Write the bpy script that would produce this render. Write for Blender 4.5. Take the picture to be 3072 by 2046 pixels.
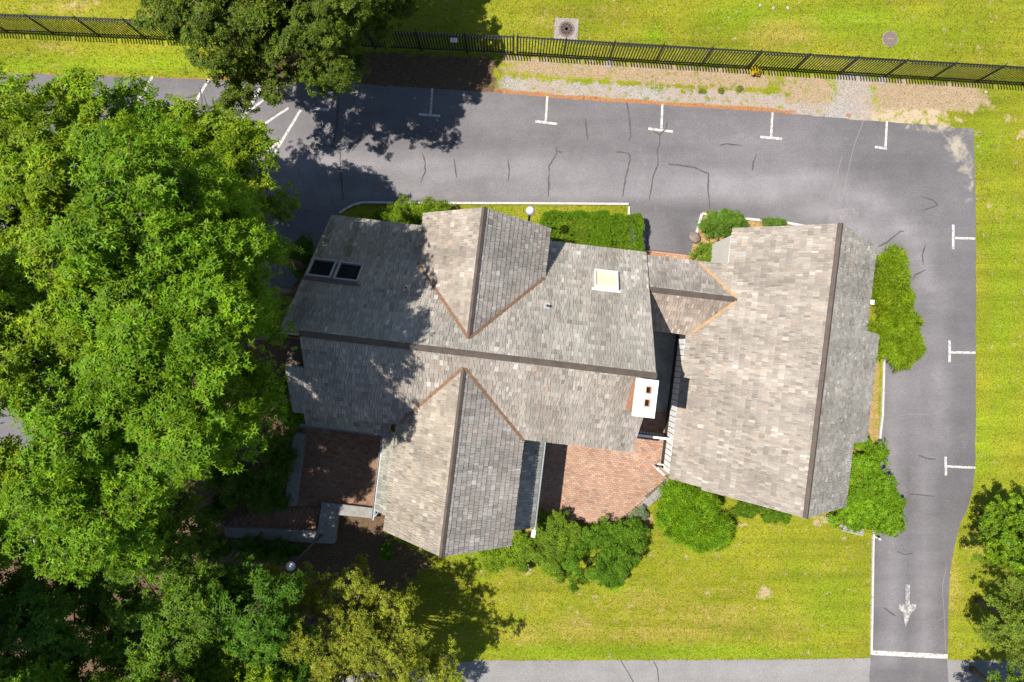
import bpy, bmesh, math, random
import numpy as np
from mathutils import Vector, Matrix
R = math.radians
random.seed(7)
for o in list(bpy.data.objects): bpy.data.objects.remove(o)
S = bpy.context.scene
COL = S.collection

# ------------------------------------------------------------------ camera, sky, sun, exposure
HC, FPX, CX, CY = 34.0, 2040.0, 1536.0, 1023.0          # drone height (m), focal length (photo px), principal point
cam = bpy.data.cameras.new('camera'); cam.sensor_width = 36.0; cam.lens = 36.0 * FPX / 3072.0
cam.clip_start = 0.5; cam.clip_end = 2000
camo = bpy.data.objects.new('camera', cam); COL.objects.link(camo); camo.location = (0, 0, HC); S.camera = camo
SUN = Vector((-0.455, 0.040, 1.0)).normalized()          # towards the sun, from the chimney's shadow
W = bpy.data.worlds.new('World'); S.world = W; W.use_nodes = True
wn = W.node_tree; bgn = wn.nodes['Background']
sky = wn.nodes.new('ShaderNodeTexSky'); sky.sky_type = 'NISHITA'; sky.sun_disc = False
sky.sun_elevation = math.asin(SUN.z); sky.sun_rotation = math.atan2(SUN.x, SUN.y)
wn.links.new(sky.outputs[0], bgn.inputs[0]); bgn.inputs[1].default_value = 0.085
sky.dust_density = 0.4; sky.ozone_density = 1.6
sl = bpy.data.lights.new('sun', 'SUN'); sl.energy = 5.0; sl.angle = R(0.5); sl.color = (1.0, 0.955, 0.88)
so = bpy.data.objects.new('sun', sl); COL.objects.link(so); so.location = (-30, 3, 70)
so.rotation_euler = (-SUN).to_track_quat('-Z', 'Y').to_euler()
S.view_settings.view_transform = 'Standard'; S.view_settings.look = 'None'
S.view_settings.exposure = 0.85; S.view_settings.gamma = 1.0
S.render.engine = 'CYCLES'
S.cycles.max_bounces = 6; S.cycles.transparent_max_bounces = 4

# ------------------------------------------------------------------ coordinates
def P(px, py, z=0.0):                                    # photo pixel + height -> world point
    d = (HC - z) / FPX
    return Vector(((px - CX) * d, -(py - CY) * d, z))
TH = R(6.8); CT, ST = math.cos(TH), math.sin(TH)
def HL(U, V, z=0.0): return Vector((U * CT + V * ST, -U * ST + V * CT, z))   # house axes -> world
def toH(p): return (p.x * CT - p.y * ST, p.x * ST + p.y * CT)

# ------------------------------------------------------------------ object helpers
def put(name, me, m=None, parent=None):
    o = bpy.data.objects.new(name, me); COL.objects.link(o)
    if m and me is not None and len(me.materials) == 0: me.materials.append(m)
    if parent: o.parent = parent
    return o
def tag(o, label, cat, group=None):
    o['label'] = label; o['category'] = cat
    if group: o['group'] = group
    return o
def struct(o, label=None, cat=None):
    o['kind'] = 'structure'
    if label: o['label'] = label
    if cat: o['category'] = cat
    return o
def thing(name, label, cat, loc=(0, 0, 0), rz=0, group=None):
    o = bpy.data.objects.new(name, None); COL.objects.link(o); o.location = loc; o.rotation_euler = (0, 0, rz)
    o.empty_display_size = .2
    return tag(o, label, cat, group)
def arr_mesh(name, v, f, tint=None, smooth=False):       # v Nx3, f Mxk (all faces the same size)
    v = np.asarray(v, np.float32); f = np.asarray(f, np.int32); k = f.shape[1]
    me = bpy.data.meshes.new(name); me.vertices.add(len(v)); me.vertices.foreach_set('co', v.ravel())
    me.loops.add(f.size); me.loops.foreach_set('vertex_index', f.ravel())
    me.polygons.add(len(f)); me.polygons.foreach_set('loop_start', np.arange(0, f.size, k, dtype=np.int32))
    try: me.polygons.foreach_set('loop_total', np.full(len(f), k, np.int32))
    except Exception: pass
    me.polygons.foreach_set('use_smooth', np.full(len(f), bool(smooth)))
    me.update(calc_edges=True)
    if tint is not None: set_tint(me, tint)
    return me
def set_tint(me, tint, name='tint'):
    t = np.ones((len(me.vertices), 4), np.float32); t[:, :tint.shape[1]] = tint
    a = me.color_attributes.new(name, 'FLOAT_COLOR', 'POINT'); a.data.foreach_set('color', t.ravel())
class MB:                                                # little mesh builder
    def __init__(s): s.v = []; s.f = []
    def add(s, vs, fs):
        b = len(s.v); s.v += [tuple(p) for p in vs]; s.f += [tuple(i + b for i in q) for q in fs]; return s
    def hexa(s, p): return s.add(p, [(0, 3, 2, 1), (4, 5, 6, 7), (0, 1, 5, 4), (1, 2, 6, 5), (2, 3, 7, 6), (3, 0, 4, 7)])
    def box(s, x0, x1, y0, y1, z0, z1):
        return s.hexa([(x0, y0, z0), (x1, y0, z0), (x1, y1, z0), (x0, y1, z0), (x0, y0, z1), (x1, y0, z1), (x1, y1, z1), (x0, y1, z1)])
    def prism(s, poly, z0, z1):                          # upright prism over xy polygon
        n = len(poly)
        return s.add([(p[0], p[1], z0) for p in poly] + [(p[0], p[1], z1) for p in poly],
                     [tuple(range(n - 1, -1, -1)), tuple(range(n, 2 * n))] + [(i, (i + 1) % n, n + (i + 1) % n, n + i) for i in range(n)])
    def extr(s, poly, d):                                # 3D polygon extruded along vector d
        n = len(poly); d = Vector(d)
        return s.add([Vector(p) for p in poly] + [Vector(p) + d for p in poly],
                     [tuple(range(n - 1, -1, -1)), tuple(range(n, 2 * n))] + [(i, (i + 1) % n, n + (i + 1) % n, n + i) for i in range(n)])
    def tube(s, pts, rad, n=8, cap=True):
        pts = [Vector(p) for p in pts]; b = len(s.v)
        rad = rad if isinstance(rad, (list, tuple)) else [rad] * len(pts)
        for i, p in enumerate(pts):
            t = (pts[min(i + 1, len(pts) - 1)] - pts[max(i - 1, 0)]).normalized()
            a = t.orthogonal().normalized() if abs(t.z) > .999 else t.cross(Vector((0, 0, 1))).normalized()
            c = t.cross(a)
            for k in range(n):
                g = 2 * math.pi * k / n; s.v.append(tuple(p + (a * math.cos(g) + c * math.sin(g)) * rad[i]))
        for i in range(len(pts) - 1):
            for k in range(n):
                q = b + i * n; s.f.append((q + k, q + (k + 1) % n, q + n + (k + 1) % n, q + n + k))
        if cap:
            s.f.append(tuple(b + k for k in range(n - 1, -1, -1))); e = b + (len(pts) - 1) * n
            s.f.append(tuple(e + k for k in range(n)))
        return s
    def lathe(s, prof, c=(0, 0, 0), n=20):               # profile of (r, z)
        b = len(s.v); m = len(prof)
        for r, z in prof:
            for k in range(n):
                g = 2 * math.pi * k / n; s.v.append((c[0] + r * math.cos(g), c[1] + r * math.sin(g), c[2] + z))
        for i in range(m - 1):
            for k in range(n):
                q = b + i * n; s.f.append((q + k, q + (k + 1) % n, q + n + (k + 1) % n, q + n + k))
        s.f.append(tuple(b + k for k in range(n - 1, -1, -1))); e = b + (m - 1) * n
        s.f.append(tuple(e + k for k in range(n)))
        return s
    def mesh(s, name, smooth=False):
        me = bpy.data.meshes.new(name); me.from_pydata(s.v, [], s.f); me.update()
        bm = bmesh.new(); bm.from_mesh(me); bmesh.ops.recalc_face_normals(bm, faces=bm.faces); bm.to_mesh(me); bm.free()
        if smooth: me.polygons.foreach_set('use_smooth', [True] * len(me.polygons))
        return me
    def build(s, name, m, parent=None, smooth=False, bevel=0):
        o = put(name, s.mesh(name, smooth), m, parent)
        if bevel:
            b = o.modifiers.new('bevel', 'BEVEL'); b.width = bevel; b.segments = 2; b.limit_method = 'ANGLE'
        return o

# ------------------------------------------------------------------ material helpers
class G:
    def __init__(s, name):
        s.m = bpy.data.materials.new(name); s.m.use_nodes = True; s.t = s.m.node_tree; s.b = s.t.nodes['Principled BSDF']
        s.out = s.t.nodes['Material Output']; s.co = None
    def n(s, typ, **kw):
        nd = s.t.nodes.new(typ)
        for k, v in kw.items(): setattr(nd, k, v)
        return nd
    def l(s, a, b): s.t.links.new(a, b)
    def pos(s):
        if s.co is None: s.co = s.n('ShaderNodeNewGeometry').outputs['Position']
        return s.co
    def obj(s): return s.n('ShaderNodeTexCoord').outputs['Object']
    def noise(s, scale, detail=4, rough=.6, vec=None, dist=0, sc3=None):
        v = vec or s.pos()
        if sc3:
            mp = s.n('ShaderNodeMapping'); mp.inputs['Scale'].default_value = sc3; s.l(v, mp.inputs[0]); v = mp.outputs[0]
        nd = s.n('ShaderNodeTexNoise'); nd.inputs['Scale'].default_value = scale; nd.inputs['Detail'].default_value = detail
        nd.inputs['Roughness'].default_value = rough; nd.inputs['Distortion'].default_value = dist; s.l(v, nd.inputs['Vector'])
        return nd.outputs['Fac']
    def voro(s, scale, vec=None, out='Distance'):
        nd = s.n('ShaderNodeTexVoronoi'); nd.inputs['Scale'].default_value = scale; s.l(vec or s.pos(), nd.inputs['Vector'])
        return nd.outputs[out]
    def rng(s, x, a, b, c=0., d=1.):
        nd = s.n('ShaderNodeMapRange'); nd.clamp = True
        s.l(x, nd.inputs[0])
        for i, q in enumerate((a, b, c, d)): nd.inputs[i + 1].default_value = q
        return nd.outputs[0]
    def math(s, op, a, b=None):
        nd = s.n('ShaderNodeMath', operation=op)
        for i, q in enumerate((a, b)):
            if q is None: continue
            if isinstance(q, (int, float)): nd.inputs[i].default_value = q
            else: s.l(q, nd.inputs[i])
        return nd.outputs[0]
    def mix(s, f, a, b, bt='MIX'):
        nd = s.n('ShaderNodeMix', data_type='RGBA', blend_type=bt)
        if isinstance(f, (int, float)): nd.inputs[0].default_value = f
        else: s.l(f, nd.inputs[0])
        for i, q in ((6, a), (7, b)):
            if isinstance(q, tuple): nd.inputs[i].default_value = (*q, 1)
            else: s.l(q, nd.inputs[i])
        return nd.outputs[2]
    def grey(s, x):                                      # value -> colour
        nd = s.n('ShaderNodeCombineColor')
        for i in range(3): s.l(x, nd.inputs[i])
        return nd.outputs[0]
    def attr(s, name, out='Color'):
        nd = s.n('ShaderNodeAttribute'); nd.attribute_name = name; return nd.outputs[out]
    def sep(s, c):
        nd = s.n('ShaderNodeSeparateColor'); s.l(c, nd.inputs[0]); return nd.outputs
    def bump(s, h, strength=.5, dist=.02):
        nd = s.n('ShaderNodeBump'); nd.inputs['Strength'].default_value = strength; nd.inputs['Distance'].default_value = dist
        s.l(h, nd.inputs['Height']); s.l(nd.outputs[0], s.b.inputs['Normal'])
    def fin(s, col, rough=.85, spec=.3, metal=0):
        if isinstance(col, tuple): s.b.inputs['Base Color'].default_value = (*col, 1)
        else: s.l(col, s.b.inputs['Base Color'])
        s.b.inputs['Roughness'].default_value = rough; s.b.inputs['Specular IOR Level'].default_value = spec; s.b.inputs['Metallic'].default_value = metal
        return s.m
def plain(name, col, rough=.6, spec=.4, metal=0, var=.12, scale=6.0):
    g = G(name); n = g.noise(scale, 5, .65)
    return g.fin(g.mix(1.0, col, g.grey(g.rng(n, .25, .75, 1 - var, 1 + var)), 'MULTIPLY'), rough, spec, metal)

M = {}
def tinted(name, base, fine, rough=.85, spec=.25, streak=None, bump=.25):
    g = G(name); oi = g.n('ShaderNodeObjectInfo')
    c = g.mix(1.0, g.attr('tint'), oi.outputs['Color'], 'MULTIPLY')
    c = g.mix(1.0, c, base, 'MULTIPLY')
    n = g.noise(fine, 3, .7); c = g.mix(1.0, c, g.grey(g.rng(n, .25, .75, .78, 1.22)), 'MULTIPLY')
    n2 = g.noise(.6, 4, .6); c = g.mix(1.0, c, g.grey(g.rng(n2, .3, .7, .86, 1.12)), 'MULTIPLY')
    if streak: c = g.mix(g.rng(g.noise(1.3, 5, .65, sc3=streak), .56, .72, 0, .35), c, (.12, .09, .06))
    g.bump(n, bump, .01)
    return g.fin(c, rough, spec)
M['shingle'] = tinted('weathered_cedar_shingle', (1, 1, 1), 22.0, .88, .2)
M['brick'] = tinted('paving_brick', (1, 1, 1), 30.0, .9, .2)
def leafmat(name, trans=.33, rough=.55, spec=.16):
    g = G(name); c = g.attr('tint'); g.fin(c, rough, spec)
    tr = g.n('ShaderNodeBsdfTranslucent'); g.l(g.mix(1.0, c, (1.25, 1.3, .5), 'MULTIPLY'), tr.inputs[0])
    mx = g.n('ShaderNodeMixShader'); mx.inputs[0].default_value = trans
    g.l(g.b.outputs[0], mx.inputs[1]); g.l(tr.outputs[0], mx.inputs[2]); g.l(mx.outputs[0], g.out.inputs[0]); return g.m
M['leaf'] = leafmat('foliage'); M['needle'] = leafmat('needle_foliage', .25, .55, .15)
M['bark'] = plain('bark', (.11, .085, .065), .95, .1, 0, .35, 14)
M['black'] = plain('black_metal', (.012, .013, .016), .45, .5, 0, .2, 4)
M['white'] = plain('white_painted_wood', (.72, .71, .68), .6, .3, 0, .1, 5)
M['siding'] = plain('pale_siding', (.50, .47, .42), .75, .25, 0, .06, 3)
M['fascia'] = plain('grey_trim', (.34, .33, .31), .7, .3, 0, .15, 5)
M['ridge'] = plain('brown_ridge_cap', (.085, .066, .054), .8, .3, 0, .3, 3)
M['copper'] = plain('weathered_copper_flashing', (.16, .088, .050), .65, .4, 0, .4, 5)
M['capwhite'] = plain('white_chimney_cap', (.74, .74, .72), .7, .3, 0, .14, 9)
M['terra'] = plain('terracotta', (.34, .15, .08), .85, .2, 0, .2, 12)
M['flue'] = plain('clay_flue', (.42, .23, .15), .9, .2, 0, .25, 12)
M['dark'] = plain('dark_interior', (.012, .012, .012), .9, .1)
M['greyframe'] = plain('grey_skylight_frame', (.23, .235, .25), .5, .4, 0, .15, 6)
M['paleframe'] = plain('pale_skylight_frame', (.55, .50, .46), .55, .4, 0, .1, 6)
M['gutter'] = plain('aluminium_gutter', (.20, .215, .22), .4, .5, .3, .15, 5)
M['steel'] = plain('grey_metal', (.36, .37, .38), .35, .5, .6, .15, 6)
M['kerb'] = plain('pale_concrete_kerb', (.40, .375, .345), .9, .2, 0, .3, 7)
M['concrete'] = plain('grey_concrete', (.20, .19, .175), .92, .2, 0, .28, 4)
M['pad'] = plain('concrete_pad', (.235, .205, .185), .92, .2, 0, .22, 6)
M['iron'] = plain('cast_iron', (.135, .10, .085), .75, .4, 0, .3, 20)
M['rock'] = plain('rock', (.17, .135, .115), .92, .2, 0, .5, 7)
M['paleRock'] = plain('pale_rock', (.32, .27, .235), .92, .2, 0, .3, 9)
M['oldwood'] = plain('weathered_grey_wood', (.24, .22, .20), .9, .2, 0, .35, 9)
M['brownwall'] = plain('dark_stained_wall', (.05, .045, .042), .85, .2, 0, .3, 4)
g = G('globe_glass'); g.fin((.36, .38, .41), .15, .6); M['globe'] = g.m
def glass(name, col, rough=.06, sp=.6):
    g = G(name); g.fin(col, rough, sp); return g.m
M['darkglass'] = glass('dark_skylight_glass', (.012, .013, .016), .12, .15); M['creamglass'] = glass('cream_skylight_pane', (.60, .58, .36), .25)

# asphalt
def asphalt(name, base, patchy, pale=.0):
    g = G(name)
    n0 = g.noise(.16, 4, .55); n1 = g.noise(.9, 5, .65); n2 = g.noise(55, 2, .8); n3 = g.noise(16, 3, .7)
    n4 = g.noise(.35, 4, .6, sc3=(.25, 1.6, 1))
    c = g.mix(1.0, base, g.grey(g.rng(n0, .3, .7, 1 - patchy, 1 + patchy)), 'MULTIPLY')
    c = g.mix(1.0, c, g.grey(g.rng(n1, .25, .75, .88, 1.12)), 'MULTIPLY')
    c = g.mix(1.0, c, g.grey(g.rng(n4, .3, .7, .87, 1.14)), 'MULTIPLY')
    c = g.mix(1.0, c, g.grey(g.rng(n2, .3, .7, .62, 1.38)), 'MULTIPLY')
    c = g.mix(1.0, c, g.grey(g.rng(n3, .3, .7, .88, 1.12)), 'MULTIPLY')
    c = g.mix(g.rng(g.noise(.5, 6, .7), .62, .74, 0, .35), c, (.25, .22, .185))
    sd = g.sep(g.attr('wear'))                           # sandy dust, wheel-worn paler strips, darker new patch
    dn = g.math('ADD', sd[0], g.rng(g.noise(1.6, 7, .75), .25, .75, -.55, .45))
    c = g.mix(g.rng(dn, .35, .75, 0, .85), c, (.36, .31, .24))
    c = g.mix(1.0, c, g.grey(g.rng(sd[1], 0, 1, 1, 1.5)), 'MULTIPLY')
    c = g.mix(1.0, c, g.grey(g.rng(sd[2], 0, 1, 1, .60)), 'MULTIPLY')
    g.bump(n2, .5, .01); return g.fin(c, .9, .25)
M['asphalt'] = asphalt('parking_asphalt', (.121, .112, .115), .14)
M['road'] = asphalt('street_asphalt', (.185, .175, .168), .08)
g = G('road_paint'); n = g.noise(7, 6, .75); n2 = g.noise(40, 2, .7)
c = g.mix(g.math('ADD', g.rng(n, .45, .60, 0, .9), 0.0), g.mix(1.0, (.48, .46, .425), g.grey(g.rng(n2, .3, .7, .85, 1.1)), 'MULTIPLY'), (.20, .185, .175))
M['paint'] = g.fin(c, .85, .25)
g = G('worn_road_paint'); n = g.noise(5, 6, .8); c = g.mix(g.rng(n, .40, .52, 0, 1), (.40, .38, .36), (.17, .158, .155)); M['wornpaint'] = g.fin(c, .88, .2)
g = G('crack_sealant'); n = g.noise(9, 4, .7); c = g.mix(g.rng(n, .35, .7, 0, .7), (.045, .041, .040), (.12, .11, .105)); M['seal'] = g.fin(c, .8, .3)
g = G('mossy_flagstone'); n = g.noise(1.2, 6, .7); c = g.mix(g.rng(n, .35, .65), (.19, .19, .15), (.33, .32, .27)); M['flag'] = g.fin(c, .92, .2)
g = G('mortar'); M['mortar'] = g.fin(g.mix(g.noise(8), (.07, .055, .045), (.15, .11, .085)), .95, .1)

# ground: lawn, dry grass, straw, gravel, needles, sand, mulch by zone masks
g = G('ground_cover')
a1 = g.attr('zone_a'); a1n = a1.node; A = g.sep(a1); B = g.sep(g.attr('zone_b')); C = g.sep(g.attr('zone_c'))
nb = g.noise(2.2, 8, .72); nf = g.noise(13, 3, .8); nff = g.noise(34, 2, .8); nm = g.noise(.45, 5, .62); nl = g.noise(.12, 3, .5); nb2 = g.noise(6.5, 5, .7)
def br(m, lo=.32, hi=.62, amp=.75):                      # noise-broken mask
    return g.rng(g.math('ADD', m, g.rng(nb, .25, .75, -amp, amp)), lo, hi)
grass = g.mix(g.rng(nm, .33, .67), (.130, .165, .007), (.210, .204, .013))
grass = g.mix(g.rng(nb, .42, .68, 0, .55), grass, (.20, .165, .026))
grass = g.mix(g.rng(nb2, .52, .68, 0, .45), grass, (.070, .105, .004))
grass = g.mix(g.rng(C[0], 0, 1, 0, .8), grass, (.135, .205, .007))          # lush
grass = g.mix(g.rng(g.math('ADD', A[0], g.rng(nb, .25, .75, -.4, .4)), .25, .8, 0, .75), grass, (.265, .205, .042))   # dry
ms = g.noise(1.1, 4, .6, sc3=(.12, 1.5, 1)); grass = g.mix(1.0, grass, g.grey(g.rng(ms, .3, .7, .82, 1.2)), 'MULTIPLY')
grass = g.mix(1.0, grass, g.grey(g.rng(nl, .3, .7, .85, 1.15)), 'MULTIPLY')
grass = g.mix(1.0, grass, g.grey(g.rng(nf, .30, .70, .50, 1.55)), 'MULTIPLY')
grass = g.mix(1.0, grass, g.grey(g.rng(nff, .30, .70, .5, 1.55)), 'MULTIPLY')
vs = g.voro(38, out='Color'); sp = g.sep(vs)[0]
gravel = g.mix(sp, (.16, .145, .135), (.40, .365, .33)); gravel = g.mix(g.rng(nm, .38, .66, 0, .7), gravel, (.30, .225, .165))
straw = g.mix(sp, (.19, .135, .085), (.40, .295, .19)); straw = g.mix(g.rng(nf, .5, .7, 0, .5), straw, (.13, .13, .03))
rust = g.mix(sp, (.20, .085, .035), (.40, .19, .08))
sand = g.mix(nf, (.33, .25, .165), (.44, .35, .25))
mulch = g.mix(sp, (.055, .035, .022), (.17, .105, .065)); mulch = g.mix(g.rng(nb, .5, .7, 0, .4), mulch, (.09, .10, .02))
omulch = g.mix(sp, (.24, .14, .06), (.42, .27, .13))
c = g.mix(br(A[1]), grass, gravel); c = g.mix(br(A[2]), c, straw); c = g.mix(br(B[1], .40, .75, .8), c, sand)
c = g.mix(br(B[0], .35, .6, .35), c, rust); c = g.mix(br(B[2], .35, .6, .5), c, mulch); c = g.mix(br(C[1], .35, .6, .2), c, omulch)
c = g.mix(g.math('MULTIPLY', br(C[2], .45, .85, .9), .85), c, (.36, .27, .165))      # bare earth
g.bump(g.math('ADD', nf, nff), .9, .03)
M['ground'] = g.fin(c, .95, .1)

# ------------------------------------------------------------------ ground sheet
def axis(lo, hi, n, far): return np.concatenate([[-far, -far * .5, -far * .25, -far * .12], np.linspace(lo, hi, n), [far * .12, far * .25, far * .5, far]])
xs = axis(-32, 32, 361, 600.); ys = axis(-23, 23, 261, 600.)
XX, YY = np.meshgrid(xs, ys); gv = np.stack([XX.ravel(), YY.ravel(), np.zeros(XX.size)], 1)
i, j = np.meshgrid(np.arange(len(xs) - 1), np.arange(len(ys) - 1)); q = (j * len(xs) + i).ravel()
gf = np.stack([q, q + 1, q + 1 + len(xs), q + len(xs)], 1)
GX = gv[:, 0] * 60 + CX; GY = CY - gv[:, 1] * 60         # pixel coordinates of the ground points
def sm(d, w): return np.clip(d / w + .5, 0, 1)
def inpoly(poly, x=GX, y=GY, soft=14.):                  # soft mask of a polygon (signed distance)
    poly = np.array(poly, float); d2 = np.full(x.shape, 1e18); ins = np.zeros(x.shape, bool); n = len(poly)
    for k in range(n):
        ax, ay = poly[k]; bx, by = poly[(k + 1) % n]; ex, ey = bx - ax, by - ay
        t = np.clip(((x - ax) * ex + (y - ay) * ey) / (ex * ex + ey * ey), 0, 1)
        d2 = np.minimum(d2, (x - ax - t * ex) ** 2 + (y - ay - t * ey) ** 2)
        if ey != 0:
            c = ((ay > y) != (by > y)) & (x < ex * (y - ay) / ey + ax); ins ^= c
    return np.clip(np.where(ins, 1, -1) * np.sqrt(d2) / soft + .5, 0, 1)
def blob(cx, cy, rx, ry, p=1.0): return np.clip(1.25 - np.sqrt(((GX - cx) / rx) ** 2 + ((GY - cy) / ry) ** 2), 0, 1) * p
def lerp(x, xp, fp): return np.interp(x, xp, fp)
LOT_TOP = [(-700, 205), (34, 221), (241, 226), (634, 239), (744, 243), (1043, 250), (1508, 279), (1700, 297), (2000, 316), (2320, 337), (2589, 361), (2768, 374), (2920, 387)]
ltx, lty = zip(*LOT_TOP); fence_y = lambda x: np.where(x < 1545, 103 + (x - 169) * .0436, 163 + (x - 1552) * .0604)
edge = lerp(GX, ltx, lty); fy = fence_y(GX)
inx = lambda a, b, w=150: sm(GX - a, w) * sm(b - GX, w)
band = lambda y0, y1, w=24: sm(GY - y0, w) * sm(y1 - GY, w)
zgr = .72 * inx(1470, 2420) * band(fy + .45 * (edge - fy) + 12, edge + 20)
zgr = np.maximum(zgr, inx(2495, 2625, 70) * band(fy + 5, edge + 20)); zgr = np.maximum(zgr, inx(2300, 2640, 60) * band(295, edge + 20) * .8)
zst = inx(1490, 2330) * band(fy + 4, fy + .5 * (edge - fy)) * .75
zst = np.maximum(zst, inx(2340, 2510, 90) * band(fy + 12, 315) * .75); zst = np.maximum(zst, inx(2615, 2960, 90) * band(fy + 10, 335) * .9)
zru = np.maximum(inx(-300, 800) * band(edge - 7, edge + 8, 9) * .62, inx(1080, 2400) * band(edge - 13, edge + 8, 9) * .8)
zru = np.maximum(zru, inx(640, 780, 40) * band(222, 250) * .7); zru = np.maximum(zru, blob(2545, 345, 14, 10, .8))
zru = np.maximum(zru, blob(1780, 225, 90, 10, .45) + blob(1560, 230, 60, 9, .4))
zsa = np.maximum(inx(2590, 2860, 130) * band(322, 384, 40) * .8, blob(2900, 400, 50, 30, .6))
zmu = inx(760, 1500, 80) * band(fy + 8, edge + 8, 30) * .8
zmu = np.maximum(zmu, inpoly([(-700, 1450), (100, 1400), (400, 1150), (700, 1000), (860, 900), (1180, 1280), (1160, 1600), (1300, 1690), (1180, 1790), (900, 2000), (-700, 2400)], soft=60))
zmu = np.maximum(zmu, blob(880, 800, 90, 130))
zdr = .0 * GX
for cx, cy, rx, ry, p in [(200, 20, 160, 40, .7), (520, 30, 120, 30, .4), (1650, 60, 160, 60, .5), (1800, 40, 130, 60, .45), (2350, 100, 160, 60, .8), (2050, 140, 150, 40, .35), (180, 140, 120, 30, .6), (2990, 250, 60, 40, .4),
                         (2050, 1830, 520, 150, .42), (1730, 1880, 130, 60, .75), (1930, 1800, 170, 60, .6), (2150, 1850, 230, 70, .65), (1600, 1800, 120, 90, .4), (2000, 1900, 300, 35, .75), (1580, 1900, 100, 50, .7), (2350, 1880, 110, 90, .5), (2480, 1700, 90, 40, .4), (2060, 1700, 120, 40, .35),
                         (2860, 1760, 40, 120, .8), (2930, 1640, 45, 100, .6), (3000, 640, 60, 140, .4), (2970, 1560, 40, 60, .5), (1540, 1720, 120, 30, .4)]: zdr = np.maximum(zdr, blob(cx, cy, rx, ry, p))
zlu = .0 * GX
for cx, cy, rx, ry, p in [(2230, 50, 150, 60, .9), (2550, 60, 160, 70, .9), (2780, 100, 200, 80, .6), (1960, 108, 45, 32, 1), (400, 190, 400, 40, .8), (60, 200, 120, 40, .9), (3010, 900, 60, 500, .75), (2480, 1800, 130, 120, .6), (1450, 1680, 90, 60, .9), (1900, 1955, 700, 22, 1), (1850, 1760, 40, 30, .9), (2950, 1320, 50, 120, .7), (1545, 1880, 20, 40, .6), (2960, 420, 60, 80, .7)]: zlu = np.maximum(zlu, blob(cx, cy, rx, ry, p))
zbe = .0 * GX
for cx, cy, rx, ry, p in [(2290, 1780, 32, 28, 1), (1590, 1710, 26, 18, 1), (1795, 1785, 22, 10, .9), (2060, 1670, 12, 8, .8), (2540, 1640, 22, 12, .7), (1740, 1870, 40, 30, .55), (1890, 1815, 14, 12, .8), (2500, 1720, 26, 10, .55), (2960, 620, 20, 30, .5), (3064, 400, 20, 20, .8), (3000, 1630, 26, 8, .6), (2470, 1560, 70, 18, .9), (2225, 1575, 40, 8, .8), (3020, 350, 26, 40, .4), (230, 10, 60, 12, .9), (290, 18, 40, 12, .6), (2935, 145, 8, 14, .7)]: zbe = np.maximum(zbe, blob(cx, cy, rx, ry, p))
zom = inpoly([(2100, 645), (2360, 672), (2360, 700), (2140, 740), (2110, 800), (2065, 800), (2080, 700)], soft=8)
zom = np.maximum(zom, inpoly([(2590, 1060), (2645, 1080), (2640, 1320), (2540, 1340)], soft=10) * .52)
zom = np.maximum(zom, blob(1930, 1560, 40, 30, .9)); zom = np.maximum(zom, inpoly([(1400, 1500), (1600, 1555), (1640, 1600), (1420, 1600)], soft=20) * .6)
zlawn = np.stack([np.clip(zdr, 0, 1), zgr, zst], 1)
gm = arr_mesh('lawn', gv, gf)
set_tint(gm, zlawn, 'zone_a'); set_tint(gm, np.stack([zru, zsa, zmu], 1), 'zone_b'); set_tint(gm, np.stack([zlu, zom, zbe], 1), 'zone_c')
lawn = struct(put('lawn', gm, M['ground']), 'green and dry patchy lawn ground around the house', 'lawn')

# ------------------------------------------------------------------ flat sheets: asphalt, street
def dens(poly, step=18., jit=0.0, seed=1):               # subdivide a pixel polygon's edges and roughen them
    rr = random.Random(seed); out = []
    for k in range(len(poly)):
        a = poly[k]; b = poly[(k + 1) % len(poly)]; L = math.dist(a, b); n = max(1, int(L / step))
        for q in range(n):
            t = q / n; out.append((a[0] + (b[0] - a[0]) * t + rr.uniform(-jit, jit), a[1] + (b[1] - a[1]) * t + rr.uniform(-jit, jit)))
    return out
def sheet(name, poly, z, m, wear=None, jit=0., step=18., parent=None, grid=0):
    pts = dens(poly, step, jit) if jit or step else poly
    me = bpy.data.meshes.new(name); bm = bmesh.new()
    vs = [bm.verts.new(P(x, y) + Vector((0, 0, z))) for x, y in pts]; bm.faces.new(vs)
    bmesh.ops.triangulate(bm, faces=bm.faces)
    if grid:
        for ax in (0, 1):
            lo = min(v.co[ax] for v in bm.verts); hi = max(v.co[ax] for v in bm.verts); c = max(lo, -33) + grid
            while c < min(hi, 33):
                no = Vector((1, 0, 0)) if ax == 0 else Vector((0, 1, 0))
                bmesh.ops.bisect_plane(bm, geom=bm.verts[:] + bm.edges[:] + bm.faces[:], plane_co=no * c, plane_no=no); c += grid
    bmesh.ops.recalc_face_normals(bm, faces=bm.faces)
    if sum(f.normal.z for f in bm.faces) < 0: bmesh.ops.reverse_faces(bm, faces=bm.faces)
    bm.to_mesh(me); bm.free()
    if wear:
        co = np.zeros(len(me.vertices) * 3, np.float32); me.vertices.foreach_get('co', co); co = co.reshape(-1, 3)
        set_tint(me, wear(co[:, 0] * 60 + CX, CY - co[:, 1] * 60), 'wear')
    return put(name, me, m, parent)
NKERB = [(1020, 640), (1040, 626), (1062, 615), (1090, 608), (1320, 610), (1600, 611), (1886, 613)]
EKERB = [(2085, 700), (2104, 640), (2230, 655), (2360, 668), (2480, 690), (2560, 745), (2615, 830), (2648, 930), (2654, 1000), (2650, 1085), (2645, 1250), (2637, 1320), (2628, 1500), (2618, 1620), (2612, 1960)]
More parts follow.
